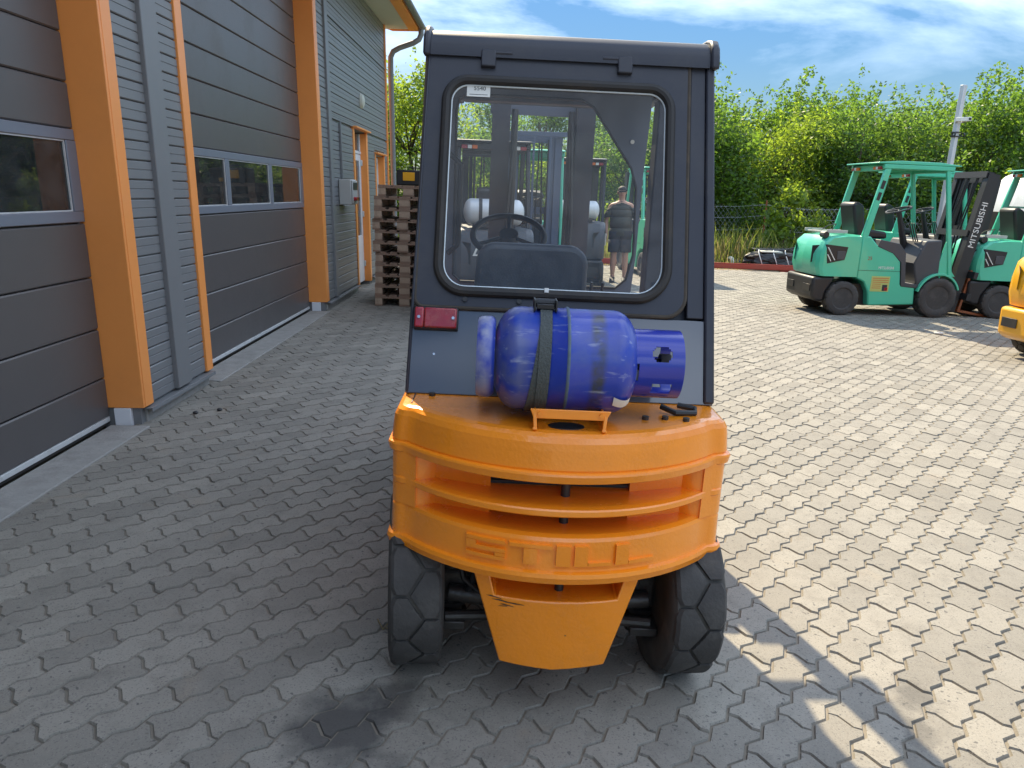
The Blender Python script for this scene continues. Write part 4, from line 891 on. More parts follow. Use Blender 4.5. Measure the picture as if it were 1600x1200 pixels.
    # overhead guard
    for s in (-1, 1):
        P('guard_pillar', guard, lambda b: b.bar((s*.485, .21, 1.12), (s*.47, .42, 2.11), .055, .095, (0, 1, 0)), .012)
        P('guard_pillar', guard, lambda b: b.bar((s*.485, 1.80, .58), (s*.47, 1.46, 2.09), .05, .075, (0, 1, 0)), .012)
        P('guard_gusset', guard, lambda b: b.prism([(1.52, .60), (1.90, .60), (1.82, .68), (1.72, 1.02), (1.64, 1.10)], s*.462, s*.492, 'x'), .006)
        for z, y in ((1.80, .352), (1.64, .318)): P('guard_vent', 'black', lambda b: b.bar((s*.503, y-.003, z), (s*.503, y+.023, z+.11), .006, .05, (0, 1, 0)), 0)
        P('guard_side_rail', guard, lambda b: b.box(s*.435, s*.505, .34, 1.56, 2.07, 2.14), .015)
    P('guard_roof', guard, lambda b: b.prism([(.26, 2.142), (.26, 2.160), (.60, 2.185), (1.30, 2.180), (1.66, 2.150), (1.66, 2.136)], -.51, .51, 'x'), .006)
    for i in range(5): P('guard_bar', guard, lambda b: b.box(-.43, .43, .52+i*.20, .55+i*.20, 2.09, 2.135), .004)
    P('guard_cross_bar', guard, lambda b: b.box(-.43, .43, .355, .43, 2.05, 2.135), .012); P('guard_cross_bar', guard, lambda b: b.box(-.43, .43, 1.44, 1.50, 2.05, 2.135), .012)
    if lamps:
        for s in (-1, 1):
            P('rear_signal_lamp', 'redlens', lambda b: b.box(s*.36, s*.44, .315, .354, 2.062, 2.105), .005); P('rear_signal_lamp', 'clear', lambda b: b.box(s*.30, s*.355, .315, .354, 2.062, 2.105), .005); P('rear_signal_lamp', 'amber', lambda b: b.box(s*.225, s*.295, .315, .354, 2.062, 2.105), .005)
    if cab:
        P('rear_glass', 'glass', lambda b: b.add([(-.44, .25, 1.2), (.44, .25, 1.2), (.43, .40, 2.04), (-.43, .40, 2.04)], [(0, 1, 2, 3)]), 0, None, smooth=0)
        for s in (-1, 1):
            P('side_glass', 'glass', lambda b: b.add([(s*.485, .36, 1.25), (s*.485, 1.50, 1.25), (s*.472, 1.42, 2.05), (s*.472, .52, 2.05)], [(0, 1, 2, 3)]), 0, None, smooth=0)
            P('door_frame', guard, lambda b: [b.bar((s*.488, .30, 1.22), (s*.488, 1.62, 1.22), .03, .05), b.bar((s*.488, .34, 1.62), (s*.488, 1.56, 1.62), .02, .03)], .004)
    if tank: lpg(T, (0, -.12, 1.33)); P('tank_cradle', 'black', lambda b: b.box(-.28, .28, -.24, 0, 1.152, 1.19), .006)
    if clutter:
        P('tank_bracket', 'boxgrey', lambda b: [b.box(-.40, .38, -.28, -.25, 1.16, 1.185), b.box(-.40, .38, -.06, -.03, 1.16, 1.185), b.box(-.42, -.38, -.30, 0, 1.165, 1.21), b.box(.36, .40, -.30, 0, 1.165, 1.21), b.bar((-.2, -.27, 1.19), (.25, -.04, 1.21), .03, .012)], .004)
        P('bracket_clamp', 'black', lambda b: [b.cyl((.44, -.33, 1.14), (.30, -.33, 1.14), .045, n=10), b.tube([(.3, -.2, 1.19), (.2, -.1, 1.29), (.05, -.15, 1.26), (-.05, -.2, 1.19)], .008, 6)], 0)
    # mast, tilted about the front axle
    Mt = Matrix.Translation((0, 1.66, .28)) @ Matrix.Rotation(R(-tilt), 4, 'X')
    def MP(n, m, f, bevel=0, **k):
        b = MB(); f(b); b.v = [tuple(Mt @ Vector(v)) for v in b.v]; return b.build(n, m, T, bevel=bevel, **k)
    h = mast_h-.28
    for s in (-1, 1):
        MP('mast_channel', mast, lambda b: [b.box(s*.36, s*.385, 0, .17, -.18, h), b.box(s*.29, s*.36, 0, .022, -.18, h), b.box(s*.29, s*.36, .148, .17, -.18, h)])
        MP('inner_mast_channel', mast, lambda b: [b.box(s*.235, s*.285, .03, .14, -.16, h+.03)])
        MP('lift_cylinder', 'steel', lambda b: [b.cyl((s*.21, .06, -.1), (s*.21, .06, h*.55), .032, n=10), b.cyl((s*.21, .06, h*.55), (s*.21, .06, h-.03), .018, n=10)])
        MP('mast_hose', 'black', lambda b: [b.tube([(s*.12, .04, 0), (s*.14, .0, h*.5), (s*.11, .05, h-.06)], .013, 6), b.tube([(s*.07, .06, .1), (s*.06, .01, h*.5), (s*.08, .05, h-.06)], .011, 6)])
    for z in (.05, h*.5, h-.07): MP('mast_crossmember', mast, lambda b: b.box(-.36, .36, -.022, -.003, z, z+.09))
    MP('fork_carriage', mast, lambda b: [b.box(-.50, .50, .20, .26, .02, .12), b.box(-.50, .50, .20, .26, .34, .44)], .004)
    if back:
        MP('load_backrest', back, lambda b: [b.box(-.50, -.44, .215, .245, .445, h+.06), b.box(.44, .50, .215, .245, .445, h+.06), b.box(-.439, .439, .215, .245, h-.0, h+.06)]+[b.box(x-.015, x+.015, .218, .242, .445, h-.002) for x in (-.22, 0, .22)], .004)
    for s in (-1, 1): MP('fork', 'forkrust', lambda b: [b.box(s*.20, s*.31, .262, .30, -.17, .46), b.box(s*.20, s*.31, .301, 1.25, -.17, -.135)], .004)
    if letters:
        text_mesh(letters, .125, 'mast_lettering', 'paper', T, Mt @ Matrix.Translation((.3865, .085, h*.60)) @ Matrix(((0, 0, 1, 0), (1, 0, 0, 0), (0, 1, 0, 0), (0, 0, 0, 1))) @ Matrix.Rotation(R(90), 4, 'Z'), .001, 1.05)
    if decal:
        dc = P('side_decal', mat('yellow_decal', (.45, .50, .16), .4, var=.1), lambda b: b.box(.5155, .518, .40, .72, .36, .58), 0)
        for i in range(6): P('decal_print', mat('decal_ink', (.50, .17, .06), .5), lambda b: b.box(.5182, .5188, .42, .70 if i < 3 else .57, .545-i*.028, .556-i*.028), 0, dc)
        P('decal_flag', 'ink', lambda b: b.box(.5182, .5189, .60, .69, .37, .46), 0, dc); P('decal_flag', 'redlens', lambda b: b.box(.519, .5196, .645, .70, .375, .42), 0, dc)
        text_mesh('MITSUBISHI', .055, 'side_lettering', 'paper', T, Matrix.Translation((.5175, .62, .70)) @ Matrix(((0, 0, 1, 0), (1, 0, 0, 0), (0, 1, 0, 0), (0, 0, 0, 1))), .0006)
        text_mesh('25', .07, 'side_number', 'redlens', T, Matrix.Translation((.5175, .33, .83)) @ Matrix(((0, 0, 1, 0), (1, 0, 0, 0), (0, 1, 0, 0), (0, 0, 0, 1))), .0006)
    for o in T.children:
        if 'side_' in o.name and ('lettering' in o.name or 'number' in o.name):
            for v in o.data.vertices: v.co = wp(v.co)
    return T
def at(x, y): return (x, y, gz(x))
HX = R(-90)                                              # heading +x
GG = 'mint green forklifts parked along the verge'
truck('green_forklift', 'mint green forklift with open sides nearest the red kerb, lettered mast tilted forward', at(4.74, 11.15), HX+R(4), 'green', clutter=True, letters='MITSUBISHI', decal=True, tilt=9, group=GG)
truck('green_forklift', 'mint green forklift mostly hidden behind the lettered open forklift', at(6.25, 13.3), HX+R(4), 'green', tilt=5, group=GG)
truck('green_forklift', 'mint green forklift with glazed cab at the right edge behind the mast', at(7.22, 11.35), HX+R(-4), 'green', cab=True, clutter=True, tilt=4, group=GG)
truck('yellow_forklift', 'yellow forklift cut off by the right edge of the picture', at(5.90, 7.75), HX+R(6), 'yellow', bumper='yellow', letters=None, tilt=3)
# trucks seen through the cab window
truck('dark_forklift', 'dark grey forklift with silver gas tank, white script and red bumper, behind the windscreen', at(-0.28, 9.05), R(4), 'grey', guard='black', tank=True, tilt=2, bumper='redpaint')
tb = truck('slate_forklift', 'forklift facing the camera with slate blue load backrest, behind the windscreen', at(0.20, 12.2), R(180), 'green', guard='green', back='midblue', mast='midblue', mast_h=2.30, tilt=0)
tr = truck('black_guard_forklift', 'dark forklift with black overhead guard, orange lamps and silver tank, beyond the windscreen', at(1.02, 12.6), R(-4), 'grey', guard='black', tank=True, tilt=2)
td = truck('green_forklift', 'mint green forklift standing behind the man in dark clothes', at(3.05, 15.2), R(8), 'green', tilt=2, group=GG)
dr_ = [o for o in bpy.data.objects if o.name.startswith('dark_forklift')][0]
text_mesh('Linde', .20, 'script_lettering', 'paper', dr_, Matrix.Translation((-.0, -.4635, .90)) @ Matrix.Rotation(R(90), 4, 'X'), .002, 1.2, .35)
b = MB(); b.box(-.02, .16, -.476, -.466, .50, .64); pl = b.build('number_plate', 'paper', dr_)
text_mesh('313', .10, 'plate_number', 'ink', dr_, Matrix.Translation((.07, -.4775, .57)) @ Matrix.Rotation(R(90), 4, 'X'), .0006)
# ------------------------------------------------------------------ verge: red kerb beam, grass, scrap, fence, posts
sheet('verge', -30, 60, 17.62, 34, -0.028, 'soil')
def kerb_beam(x0, x1, y0, y1, label):
    t = thing('kerb_beam', label, 'kerb beam', (0, 0, 0), tilt=False, group='red kerb beams along the verge')
    b = MB(); d = Vector((x1-x0, y1-y0, 0)).normalized()
    z0, z1 = gz(x0), gz(x1)
    b.bar((x0, y0, z0+.068), (x1, y1, z1+.068), .13, .11); b.build('beam', 'redbeam', t, bevel=.012)
    b = MB(); b.bar((x0, y0-.05, z0+.135), (x1, y1-.05, z1+.135), .03, .022); b.build('top_lip', 'redbeam', t, bevel=.004)
    for f in (.1, .5, .9):
        x = x0+(x1-x0)*f; y = y0+(y1-y0)*f; b = MB(); b.box(x-.1, x+.1, y-.05, y+.05, gz(x)-.03, gz(x)+.012); b.build('foot', 'redbeam', t)
kerb_beam(3.4, 9.4, 17.72, 17.42, 'long red painted steel beam edging the paving behind the green forklifts')
kerb_beam(-2.6, 3.3, 17.78, 17.74, 'red painted steel beam edging the paving behind the orange forklift')

def blades(name, m, n, x0, x1, y0, y1, h0, h1, label, cat, wid=.014, dens=None):
    rs = np.random.RandomState(len(name)); vs = np.zeros((n*5, 3)); 
    X = rs.uniform(x0, x1, n); Y = y0+(y1-y0)*rs.beta(1.1, 1.3, n)
    cl = (np.sin(X*1.7+Y*.9)+np.sin(X*.6-Y*2.1)+2)/4
    H = (h0+(h1-h0)*rs.rand(n)**1.6)*(.45+.8*cl)*np.clip((Y-y0)/.8, .25, 1); A = rs.uniform(0, 2*np.pi, n); B = rs.uniform(0, 2*np.pi, n); lean = rs.uniform(.05, .45, n)*H
    dx, dy = np.cos(A)*wid, np.sin(A)*wid; lx, ly = np.cos(B)*lean, np.sin(B)*lean; Z = -SLOPE*X-.03
    V = np.stack([np.stack([X-dx, Y-dy, Z], 1), np.stack([X+dx, Y+dy, Z], 1), np.stack([X+dx*.7+lx*.35, Y+dy*.7+ly*.35, Z+H*.6], 1), np.stack([X-dx*.7+lx*.35, Y-dy*.7+ly*.35, Z+H*.6], 1), np.stack([X+lx, Y+ly, Z+H], 1)], 1).reshape(-1, 3)
    F = []; 
    for i in range(n): k = i*5; F += [(k, k+1, k+2, k+3), (k+3, k+2, k+4)]
    me = bpy.data.meshes.new(name); me.from_pydata(V.tolist(), [], F); me.materials.append(M[m]); o = bpy.data.objects.new(name, me); COL.objects.link(o)
    return tag(o, label, cat, kind='stuff')
blades('tall_grass', 'grassA', 42000, -6, 20, 17.95, 24, .12, 1.0, 'tall green grass and weeds along the verge behind the red kerb', 'grass')
blades('dry_grass', 'grassB', 26000, -6, 20, 17.8, 23, .10, .75, 'dry straw coloured grass between the green weeds on the verge', 'grass')

def leafcloud(pts, size, rs, aspect=.5, droop=.25):
    n = len(pts); d = rs.normal(size=(n, 3)); d[:, 2] = d[:, 2]*.7-droop; d /= np.linalg.norm(d, axis=1)[:, None]
    e = rs.normal(size=(n, 3)); e -= (e*d).sum(1)[:, None]*d; e /= np.linalg.norm(e, axis=1)[:, None]
    s = size*rs.uniform(.6, 1.3, n)[:, None]; w = s*aspect*.5
    V = np.stack([pts-d*s*.5, pts+e*w, pts+d*s*.5, pts-e*w], 1).reshape(-1, 3)
    return V, [(4*i, 4*i+1, 4*i+2, 4*i+3) for i in range(n)]
def tree_meshes(seed, height, rad, n, leaf, size, low=.08, spiky=.5, blobs=26, trunk_r=.10):
    rs = np.random.RandomState(seed); tb = MB(); top = height*.80
    tp = [(rs.normal()*.04*height*f, rs.normal()*.04*height*f, top*f) for f in np.linspace(0, 1, 6)]; tp[0] = (0, 0, -.1)
    tb.tube(tp, [trunk_r*(1-.8*f) for f in np.linspace(0, 1, 6)], 8)
    P = []; C = []
    for k in range(blobs):
        f = rs.uniform(low, 1.0); a = rs.uniform(0, 2*np.pi); prof = 1.0 if f < .62 else np.sqrt(max(.04, 1-((f-.62)/.42)**2))
        rr = rad*prof*rs.uniform(.25, .85); c = np.array([np.cos(a)*rr, np.sin(a)*rr, height*(.06+.80*f)]); br = rad*rs.uniform(.20, .50)
        C.append((c, br))
        i0 = min(5, int(f*4.2)); tb.tube([tp[i0], tuple((np.array(tp[i0])+c)/2+rs.normal(size=3)*.06*rad), tuple(c)], [trunk_r*.32, trunk_r*.2, trunk_r*.06], 5)
    w = np.array([br**2 for _, br in C]); w /= w.sum()
    for (c, br), m in zip(C, rs.multinomial(int(n*.86), w)):
        q = rs.normal(size=(m, 3)); q /= np.linalg.norm(q, axis=1)[:, None]; r = br*np.clip(rs.normal(.85, .24, m), .2, 1.35)
        p = q*r[:, None]*np.array([1, 1, .85])
        P.append(c+p)
        ns = int(n*.14*w[0]) if False else max(3, int(m*.16))            # shoots that break the outline
        for _ in range(2):
            q = rs.normal(size=3); q[2] = abs(q[2])*1.2+spiky; q /= np.linalg.norm(q); t = rs.uniform(.6, 1.9, ns//2+1)[:, None]
            P.append(c+q*br*t+rs.normal(size=(ns//2+1, 3))*br*.07)
    P = np.concatenate(P); P = P[P[:, 2] > .05]
    V, F = leafcloud(P, size, rs)
    me = bpy.data.meshes.new('crown'); me.from_pydata(V.tolist(), [], F); me.materials.append(M[leaf])
    tm = bpy.data.meshes.new('trunk'); tm.from_pydata(tb.v, [], tb.f); tm.materials.append(M['bark']); tm.shade_smooth()
    return me, tm
def plant(name, label, meshes, x, y, s=1.0, sz=1.0, rz=0.0, group=None, cat='tree'):
    t = thing(name, label, cat, (x, y, gz(x)-.03), rz, group, tilt=False); t.scale = (s, s, s*sz)
    for me, nm in zip(meshes, ('crown', 'trunk')):
        o = bpy.data.objects.new(nm, me); COL.objects.link(o); o.parent = t
    return t
VA = [tree_meshes(11+i, 4.7, 2.05, 24000, ('leafA', 'leafD', 'leafA')[i], .125, .03, .45, 38) for i in range(3)] + [tree_meshes(21+i, 4.7, 2.0, 22000, ('leafC', 'leafD')[i], .115, .03, .55, 36) for i in range(2)]
VB = [tree_meshes(31+i, 7.5, 2.0, 14000, 'leafA', .15, .10, 1.2, 40, .16) for i in range(2)]
TG = 'bushy trees along the far side of the yard'
row = [  # x, y, variant, scale, height factor, label
 (5.6, 23.0, 0, 1.00, 1.00, 'leafy tree right beside the cab roof, first of the tree row on the right'),
 (8.0, 23.6, 3, 1.02, .97, 'bright leafy tree second from the cab in the tree row'),
 (10.3, 23.2, 1, .98, 1.00, 'leafy tree behind the roof of the open green forklift'),
 (12.3, 24.0, 4, 1.00, 1.00, 'bright leafy tree just left of the grey camera mast'),
 (14.3, 23.4, 2, 1.04, 1.02, 'leafy tree just right of the grey camera mast'),
 (16.6, 24.0, 0, 1.05, 1.04, 'leafy tree at the right edge of the picture'),
 (18.8, 23.6, 3, 1.05, 1.04, 'leafy tree beyond the right edge above the glazed green forklift'),
 (6.9, 26.6, 1, 1.1, 1.00, 'shaded tree in the second row behind the young sapling'),
 (9.3, 26.8, 2, 1.1, 1.0, 'shaded tree in the second row above the open green forklift'),
 (11.6, 27.2, 0, 1.12, 1.0, 'shaded tree in the second row behind the grey camera mast'),
 (14.0, 27.4, 1, 1.12, 1.02, 'shaded tree in the second row right of the grey camera mast'),
 (17.0, 27.6, 2, 1.15, 1.02, 'shaded tree in the second row near the right edge'),
 (3.6, 24.2, 4, .92, .90, 'bright tree seen through the cab window behind the man'),
 (1.9, 25.0, 3, .86, .80, 'bright round tree in the middle of the cab window'),
 (-0.6, 25.6, 1, .95, .85, 'leafy tree seen through the left part of the cab window'),
 (-3.0, 22.0, 3, 1.04, 1.06, 'sunlit tree between the workshop corner and the cab'),
 (-5.3, 23.5, 0, 1.05, 1.05, 'tree behind the workshop gable'),
]
for i, (x, y, v, s, sz, lb) in enumerate(row): plant('leafy_tree', lb, VA[v], x, y, s, sz, i*1.3, TG)
for i, (x, y, s, lb) in enumerate(((1.6, 40, .92, 'tall dark conifer-like tree left of centre in the cab window'), (3.4, 41, .98, 'tall dark tree at the centre of the cab window'), (5.4, 42, .95, 'tall dark tree right of centre in the cab window'), (-1.2, 41, .95, 'tall dark tree far behind, left in the cab window'), (22.5, 33, .95, 'dark tree rising behind the row at the right edge'), (7.6, 43, .9, 'tall dark tree hidden behind the cab pillar'))):
    plant('tall_tree', lb, VB[i % 2], x, y, s, 1.0, i*2.1, 'dark trees far behind the yard')
sap = tree_meshes(51, 2.5, .62, 1500, 'leafC', .15, .10, 1.6, 14, .03); plant('young_tree', 'slender bright green sapling left of the open green forklift', sap, 7.1, 19.8, 1, 1, .4, None, 'sapling')
shr = tree_meshes(52, 2.3, 1.0, 2600, 'leafC', .14, .05, 1.0, 16, .03); plant('bright_shrub', 'bright green shrub behind the white van and camera mast', shr, 12.9, 20.6, 1, 1.05, 1.0, None, 'shrub')
for i, (x, y, s, lb) in enumerate(((8.4, 20.8, .55, 'low leafy shrub behind the counterweight of the open green forklift'), (9.9, 21.2, .6, 'low leafy shrub seen between the green forklift pillars'), (5.2, 21.3, .5, 'low shrub by the fence beside the cab'), (2.6, 21, .55, 'low bright shrub seen through the cab beside the man'), (-.5, 21.0, .6, 'low bright shrub seen through the left of the cab'))):
    plant('low_shrub', lb, shr, x, y, s, 1.1, i*1.1, 'low shrubs on the verge', 'shrub')
# sagging wire fence
fp = [(-4, 21.6), (-1.2, 21.6), (1.6, 21.7), (4.4, 21.7), (7.05, 21.3), (9.9, 21.8), (12.6, 21.8), (15.4, 21.9)]
wf = thing('wire_fence', 'old wire fence on thin rusty posts in front of the trees', 'fence', (0, 0, 0), tilt=False)
for i, (x, y) in enumerate(fp):
    b = MB(); ln = random.uniform(-.06, .14); b.cyl((x, y, gz(x)-.1), (x+ln, y, gz(x)+1.62), .026, .022, 8); b.build('fence_post', 'forkrust' if i % 2 == 0 else 'bark', wf)
for z in (.15, .5, .85, 1.2, 1.5):
    b = MB(); pts = []
    for (x0, y0), (x1, y1) in zip(fp[:-1], fp[1:]):
        for k in range(4): f = k/4; x = x0+(x1-x0)*f; pts.append((x, y0+(y1-y0)*f, gz(x)+z-.10*math.sin(math.pi*f)))
    b.tube(pts, .004, 4); b.build('wire', 'galv', wf)
b = MB()
for k in range(150):
    x = -4+k*.13; b.tube([(x, 21.70, gz(x)+.1), (x+.55, 21.70, gz(x)+.8), (x+1.0, 21.70, gz(x)+1.45)], .0025, 3); b.tube([(x+1.0, 21.71, gz(x)+.1), (x, 21.71, gz(x)+1.45)], .0025, 3)
mesh_ = b.build('wire_mesh', 'galv', wf, smooth=0); mesh_['kind'] = 'stuff'
# scrap on the verge
t = thing('scrap_battery', 'flat black battery case lying on the verge behind the scrap bundle', 'scrap', at(6.55, 18.75), R(6))
b = MB(); b.box(-.62, .62, -.3, .3, 0, .40); b.build('case', 'black', t, bevel=.03)
b = MB(); b.box(-.64, .64, -.32, .32, .401, .45); b.build('lid', 'grey', t, bevel=.015)
b = MB(); b.tube([(.0, -.33, .30), (.1, -.36, .45), (.35, -.30, .50), (.5, -.2, .46)], .02, 6); b.build('cable', 'black', t)
t = thing('scrap_bundle', 'crumpled black bundle tied with pale rope beside the red kerb', 'scrap', at(6.25, 18.15), R(-4))
bm = bmesh.new(); bmesh.ops.create_icosphere(bm, subdivisions=4, radius=1.0); rs = np.random.RandomState(3); ph = rs.uniform(0, 6, (8, 3))
for v in bm.verts:
    c = v.co.copy(); k = 1+sum(.05*math.sin(3.1*(i+1)*.7*c[i % 3]+ph[i][0])*math.cos(2.3*c[(i+1) % 3]*(1+i*.5)+ph[i][1]) for i in range(8)); p = 2.6
    q = (abs(c.x)**p+abs(c.y)**p+abs(c.z)**p)**(-1/p); v.co = Vector((c.x*q*.62*k, c.y*q*.30*k, (c.z*q*.21*k)+.20))
me = bpy.data.meshes.new('bundle'); bm.to_mesh(me); bm.free(); me.materials.append(M['black']); o = bpy.data.objects.new('bundle', me); COL.objects.link(o); o.parent = t
for x in (-.3, .05, .33):
    b = MB(); b.tube([(x+.05*math.sin(a*2), .325*math.cos(a), .20+.245*math.sin(a)) for a in [2*math.pi*i/24 for i in range(24)]], .011, 5, True); b.build('rope', 'paper', t)
b = MB(); b.box(-.28, .22, -.2, .15, .39, .425); b.build('pale_rag', 'soffit', t, bevel=.012)
t = thing('pipe_offcut', 'grey plastic pipe with white collar lying left of the scrap bundle', 'pipe', at(5.45, 18.45), R(12))
b = MB(); b.cyl((-.1, 0, .09), (.75, 0, .09), .075, n=16); b.build('pipe', 'grey', t)
b = MB(); b.lathe([(.08, -.14), (.13, -.12), (.13, -.06), (.08, -.04)], 18, (0, 0, .11), 'x', True); b.build('collar', 'paper', t)
# camera mast
t = thing('camera_mast', 'pale grey square mast with security cameras rising above the green forklift', 'mast', at(11.25, 20.0), R(20))
b = MB(); b.box(-.058, .058, -.058, .058, -.1, 4.62); b.build('pole', 'galv', t, bevel=.008)
b = MB(); b.box(-.14, .14, -.14, .14, 0, .02); b.build('base_plate', 'galv', t)
for z in (3.36, 3.46): b = MB(); b.box(-.085, .085, -.085, .085, z, z+.03); b.build('band', 'black', t)
for sx_, yaw in ((-1, 30), (1, -25)):
    b = MB(); m = Matrix.Translation((sx_*.12, -.08, 3.78)) @ Matrix.Rotation(R(yaw), 4, 'Z'); b.box(-.045, .045, -.30, .02, -.05, .05, m); c = b.build('security_camera', 'paper', t, bevel=.012)
    b = MB(); b.box(-.03, .03, -.306, -.301, -.03, .03, m); b.build('lens', 'black', c)
    b = MB(); b.cyl((sx_*.05, 0, 3.70), (sx_*.12, -.08, 3.75), .018, n=8); b.build('bracket', 'galv', c)
for x in (-.16, .16):
    b = MB(); b.lathe([(.035, -.02), (.055, -.02), (.055, .02), (.035, .02)], 12, (x, -.09, 3.42), 'x', True); b.build('cable_loop', 'black', t)
# white van
t = thing('white_van', 'white van with rounded roof behind the mast of the open green forklift', 'van', at(12.3, 16.0), R(-90))
vp = [(-1.9, .35), (-1.92, 1.3), (-1.80, 2.1), (-1.55, 2.36), (-1.0, 2.44), (.5, 2.42), (1.1, 2.25), (1.55, 1.55), (2.2, 1.25), (2.35, .9), (2.35, .35)]
b = MB(); rings = [[(x, y, .35+(z-.35)*k if z > 1.2 else z) for y, z in vp] for x, k in ((-.92, .90), (-.86, .97), (-.6, 1.0), (.6, 1.0), (.86, .97), (.92, .90))]
for A, B in zip(rings[:-1], rings[1:]): b.bridge(A, B)
n = len(vp); b.add(rings[0], [tuple(range(n))]); b.add(rings[-1], [tuple(range(n))]); b.build('body', 'alu', t, bevel=.03, smooth=40)
for s in (-1, 1):
    b = MB(); b.prism([(.45, 1.30), (.45, 1.95), (.95, 1.95), (1.38, 1.32)], s*.915, s*.928, 'x'); b.build('side_window', 'black', t)
    for y in (-1.15, 1.45): wheel(t, 'wheel', s*.80, y, .33, .20, 0, 10, False, 'steel', s)
b = MB(); b.box(-.55, .55, -1.935, -1.90, 1.15, 1.55); b.build('rear_window', 'black', t, bevel=.01)
# twig on the paving
t = tag(MB().tube([(0, 0, .008), (.10, .02, .014), (.20, 0, .012), (.27, .03, .01)], .006, 5).build('dry_twig', 'bark', None, loc=at(-.98, 7.8)), 'dry leafy twig lying on the shaded paving left of the cab', 'twig')
lf = MB()
for i in range(14): x = .02*i; lf.add([(x, .01, .012), (x+.02, .035*(-1)**i, .022), (x+.035, .01, .014)], [(0, 1, 2)])
lf.build('dry_leaf', 'leafB', t, smooth=0)
t = tag(MB().tube([(0, 0, .003), (.02, .03, .02), (.05, .05, .012)], .0022, 5).tube([(0, 0, .003), (-.02, .03, .015), (-.03, .06, .008)], .002, 5).tube([(.01, .01, .003), (.04, -.01, .014), (.06, -.02, .01)], .002, 5).build('straw_wisp', 'grassB', None, loc=at(-.455, 2.36)), 'wisp of dry straw on the paving left of the rear wheel', 'straw')
b = MB(); b.box(-.06, .06, -.035, .035, 0, .03); t = tag(b.build('crumpled_paper', 'paper', None, bevel=.012, loc=at(5.45, 9.3), rot=(0, .1, .5)), 'crumpled white scrap of paper in the shadow of the green forklift', 'litter')
for i, (x, y) in enumerate(((-2.18, 4.86), (-2.05, 4.95))):
    b = MB(); b.lathe([(.001, 0), (.016, .004), (.02, .012), (.012, .02), (.001, .022)], 8, (0, 0, 0), 'z'); tag(b.build('dark_pebble', 'black', None, loc=at(x, y)), ('dark pebble on the paving nearest the workshop plinth', 'dark pebble lying farther from the workshop plinth')[i], 'pebble')

# ------------------------------------------------------------------ the man beyond the windscreen
def skin_mesh(name, joints, edges, m, parent, sub=2, root=0):
    me = bpy.data.meshes.new(name); me.from_pydata([j[0] for j in joints], edges, []); me.materials.append(m)
    o = bpy.data.objects.new(name, me); COL.objects.link(o); o.parent = parent
    k = o.modifiers.new('skin', 'SKIN'); k.use_smooth_shade = True
    if not me.skin_vertices: 
        bm = bmesh.new(); bm.from_mesh(me); bm.verts.layers.skin.verify(); bm.to_mesh(me); bm.free()
    for i, j in enumerate(joints): me.skin_vertices[0].data[i].radius = j[1]; me.skin_vertices[0].data[i].use_root = (i == root)
    s = o.modifiers.new('sub', 'SUBSURF'); s.levels = sub; s.render_levels = sub
    return o
M['skin'] = mat('skin', (.46, .25, .17), .55, var=.08); M['shirt'] = mat('olive_shirt', (.055, .055, .045), .9, var=.15); M['shorts'] = mat('dark_shorts', (.022, .023, .03), .9, var=.15); M['hair'] = mat('dark_hair', (.02, .016, .013), .7)
pn = thing('person', 'person in olive t-shirt and dark shorts standing beyond the windscreen', 'person', at(1.98, 14.0), R(-8), tilt=False)
J = []; E_ = []
def chain(pts, start=None):
    prev = start
    for p, r in pts:
        J.append((p, r if isinstance(r, tuple) else (r, r))); i = len(J)-1
        if prev is not None: E_.append((prev, i))
        prev = i
    return prev
pel = chain([((0, 0, .95), (.15, .11))]); ch = chain([((0, .01, 1.10), (.14, .105)), ((0, 0, 1.28), (.165, .11)), ((0, 0, 1.42), (.13, .085))], pel)
nk = chain([((0, .005, 1.50), (.055, .058)), ((0, -.005, 1.56), (.058, .066)), ((0, -.018, 1.62), (.074, .092)), ((0, -.008, 1.69), (.072, .092)), ((0, 0, 1.735), (.045, .06))], ch)
for s, el, wr in ((1, (.29, .02, 1.14), (.27, -.10, .93)), (-1, (-.27, .03, 1.13), (-.25, -.05, .90))):
    w = chain([((s*.185, 0, 1.40), .062), (((s*.185+el[0])/2, el[1]/2, 1.27), .05), (el, .041), (((el[0]+wr[0])/2, (el[1]+wr[1])/2, (el[2]+wr[2])/2), .038), (wr, (.026, .021)), ((wr[0], wr[1]-.02, wr[2]-.05), (.020, .036))], ch)
    for k, (dy, ln) in enumerate(((-.035, .070), (-.013, .082), (.010, .078), (.030, .062))):
        chain([((wr[0], wr[1]-.025+dy, wr[2]-.092), .0095), ((wr[0]-s*.008, wr[1]-.03+dy, wr[2]-.092-ln*.5), .009), ((wr[0]-s*.022, wr[1]-.032+dy, wr[2]-.092-ln), .0075)], w)
    chain([((wr[0]-s*.012, wr[1]-.058, wr[2]-.055), .010), ((wr[0]-s*.018, wr[1]-.072, wr[2]-.088), .009)], w)
    h = chain([((s*.095, 0, .88), (.098, .10)), ((s*.105, -.01, .68), (.075, .08)), ((s*.11, -.015, .49), (.055, .06)), ((s*.112, .015, .34), (.056, .062)), ((s*.112, .02, .14), (.036, .04)), ((s*.112, .01, .06), (.04, .045)), ((s*.122, -.09, .04), (.042, .03)), ((s*.128, -.16, .03), (.036, .022))], pel)
bd = skin_mesh('body', J, E_, M['skin'], pn)
hd = MB(); nh = 14
for i in range(9):                                     # face: nose, ears, brow and mouth on the head
    pass
hd.add([(0, -.125, 1.635), (-.014, -.104, 1.622), (.014, -.104, 1.622), (0, -.104, 1.665)], [(0, 1, 2), (0, 2, 3), (0, 3, 1)]); hd.build('nose', 'skin', bd)
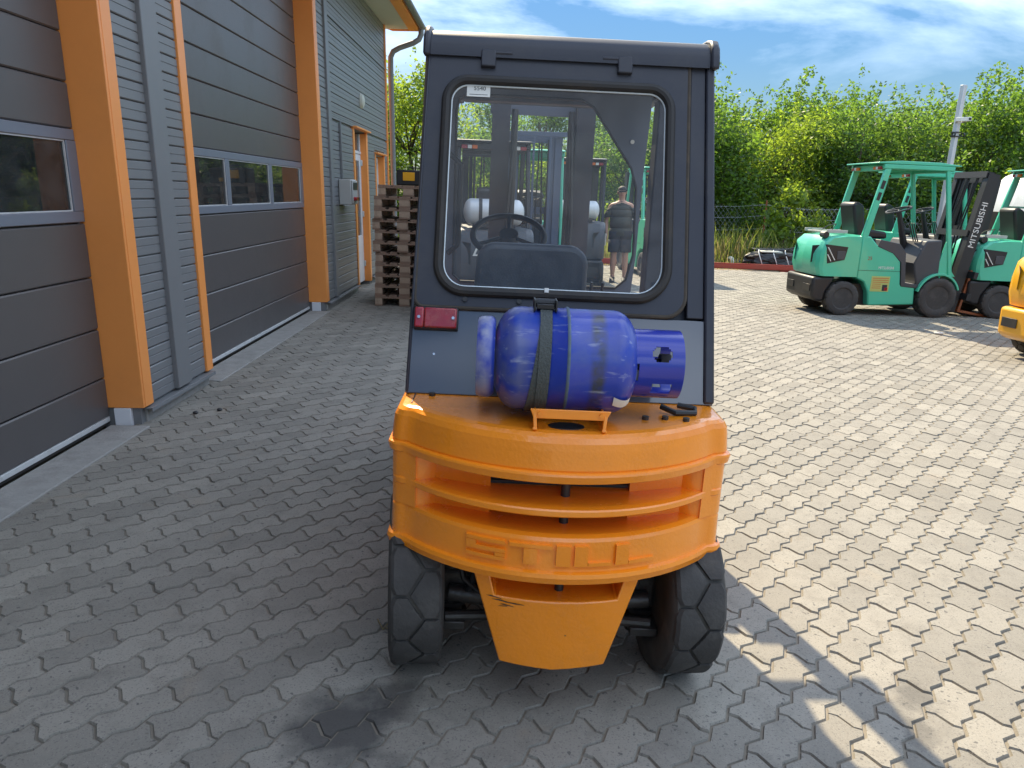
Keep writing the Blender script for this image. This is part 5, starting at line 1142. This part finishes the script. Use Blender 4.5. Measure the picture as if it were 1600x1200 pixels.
for s in (-1, 1):
    e = MB(); e.lathe([(.001, -.012), (.022, -.006), (.026, .004), (.012, .01), (.001, .01)], 10, (s*.078, 0, 1.64), 'x'); e.build('ear', 'skin', bd)
e = MB(); e.box(-.066, .066, -.116, -.103, 1.648, 1.676); e.box(-.074, -.066, -.11, .01, 1.660, 1.670); e.box(.066, .074, -.11, .01, 1.660, 1.670); e.build('sunglasses', 'black', bd, bevel=.004)
e = MB(); e.box(-.024, .024, -.110, -.100, 1.590, 1.597); e.build('mouth', 'redpaint', bd, bevel=.003)
h = MB(); rings = []
for i in range(7):
    a = R(8+82*i/6); r_ = math.cos(a); rings.append([(.086*r_*math.cos(t_), .004+.104*r_*math.sin(t_), 1.672+.088*math.sin(a)-(.045*max(0, math.sin(t_)) if i == 0 else 0)) for t_ in [2*math.pi*k/18 for k in range(18)]])
for A, B in zip(rings[:-1], rings[1:]): h.bridge(A, B)
h.add(rings[-1], [tuple(range(18))]); h.build('hair', 'hair', bd, smooth=60)
def clothe(name, secs, m):                              # a tapering tube of cloth from oval sections
    b = MB(); rg = [[(c[0]+rx*math.cos(2*math.pi*k/20), c[1]+ry*math.sin(2*math.pi*k/20), c[2]+(dz*math.cos(2*math.pi*k/20) if dz else 0)) for k in range(20)] for c, rx, ry, dz in secs]
    for A, B in zip(rg[:-1], rg[1:]): b.bridge(A, B)
    o = b.build(name, m, bd, smooth=60); s = o.modifiers.new('th', 'SOLIDIFY'); s.thickness = .006; return o
clothe('t_shirt', [((0, 0, .86), .205, .145, 0), ((0, 0, 1.0), .200, .14, 0), ((0, 0, 1.2), .205, .138, 0), ((0, 0, 1.33), .215, .135, 0), ((0, 0, 1.41), .20, .115, 0), ((0, .005, 1.46), .12, .085, 0), ((0, .005, 1.485), .078, .074, 0)], 'shirt')
for s in (-1, 1):
    clothe('sleeve', [((s*.155, 0, 1.39), .075, .085, -s*.03), ((s*.215, .005, 1.32), .075, .078, -s*.03), ((s*.262, .012, 1.19), .072, .074, -s*.02)], 'shirt')
    clothe('shorts_leg', [((s*.09, 0, .95), .13, .14, 0), ((s*.10, 0, .80), .118, .125, 0), ((s*.112, -.01, .56), .108, .115, 0)], 'shorts')
    b = MB(); b.prism([(-.20, .0), (-.205, .035), (-.15, .068), (-.03, .095), (.06, .10), (.085, .05), (.08, .0)], s*.115-.05, s*.115+.05, 'x'); b.build('shoe', 'black', bd, bevel=.015)
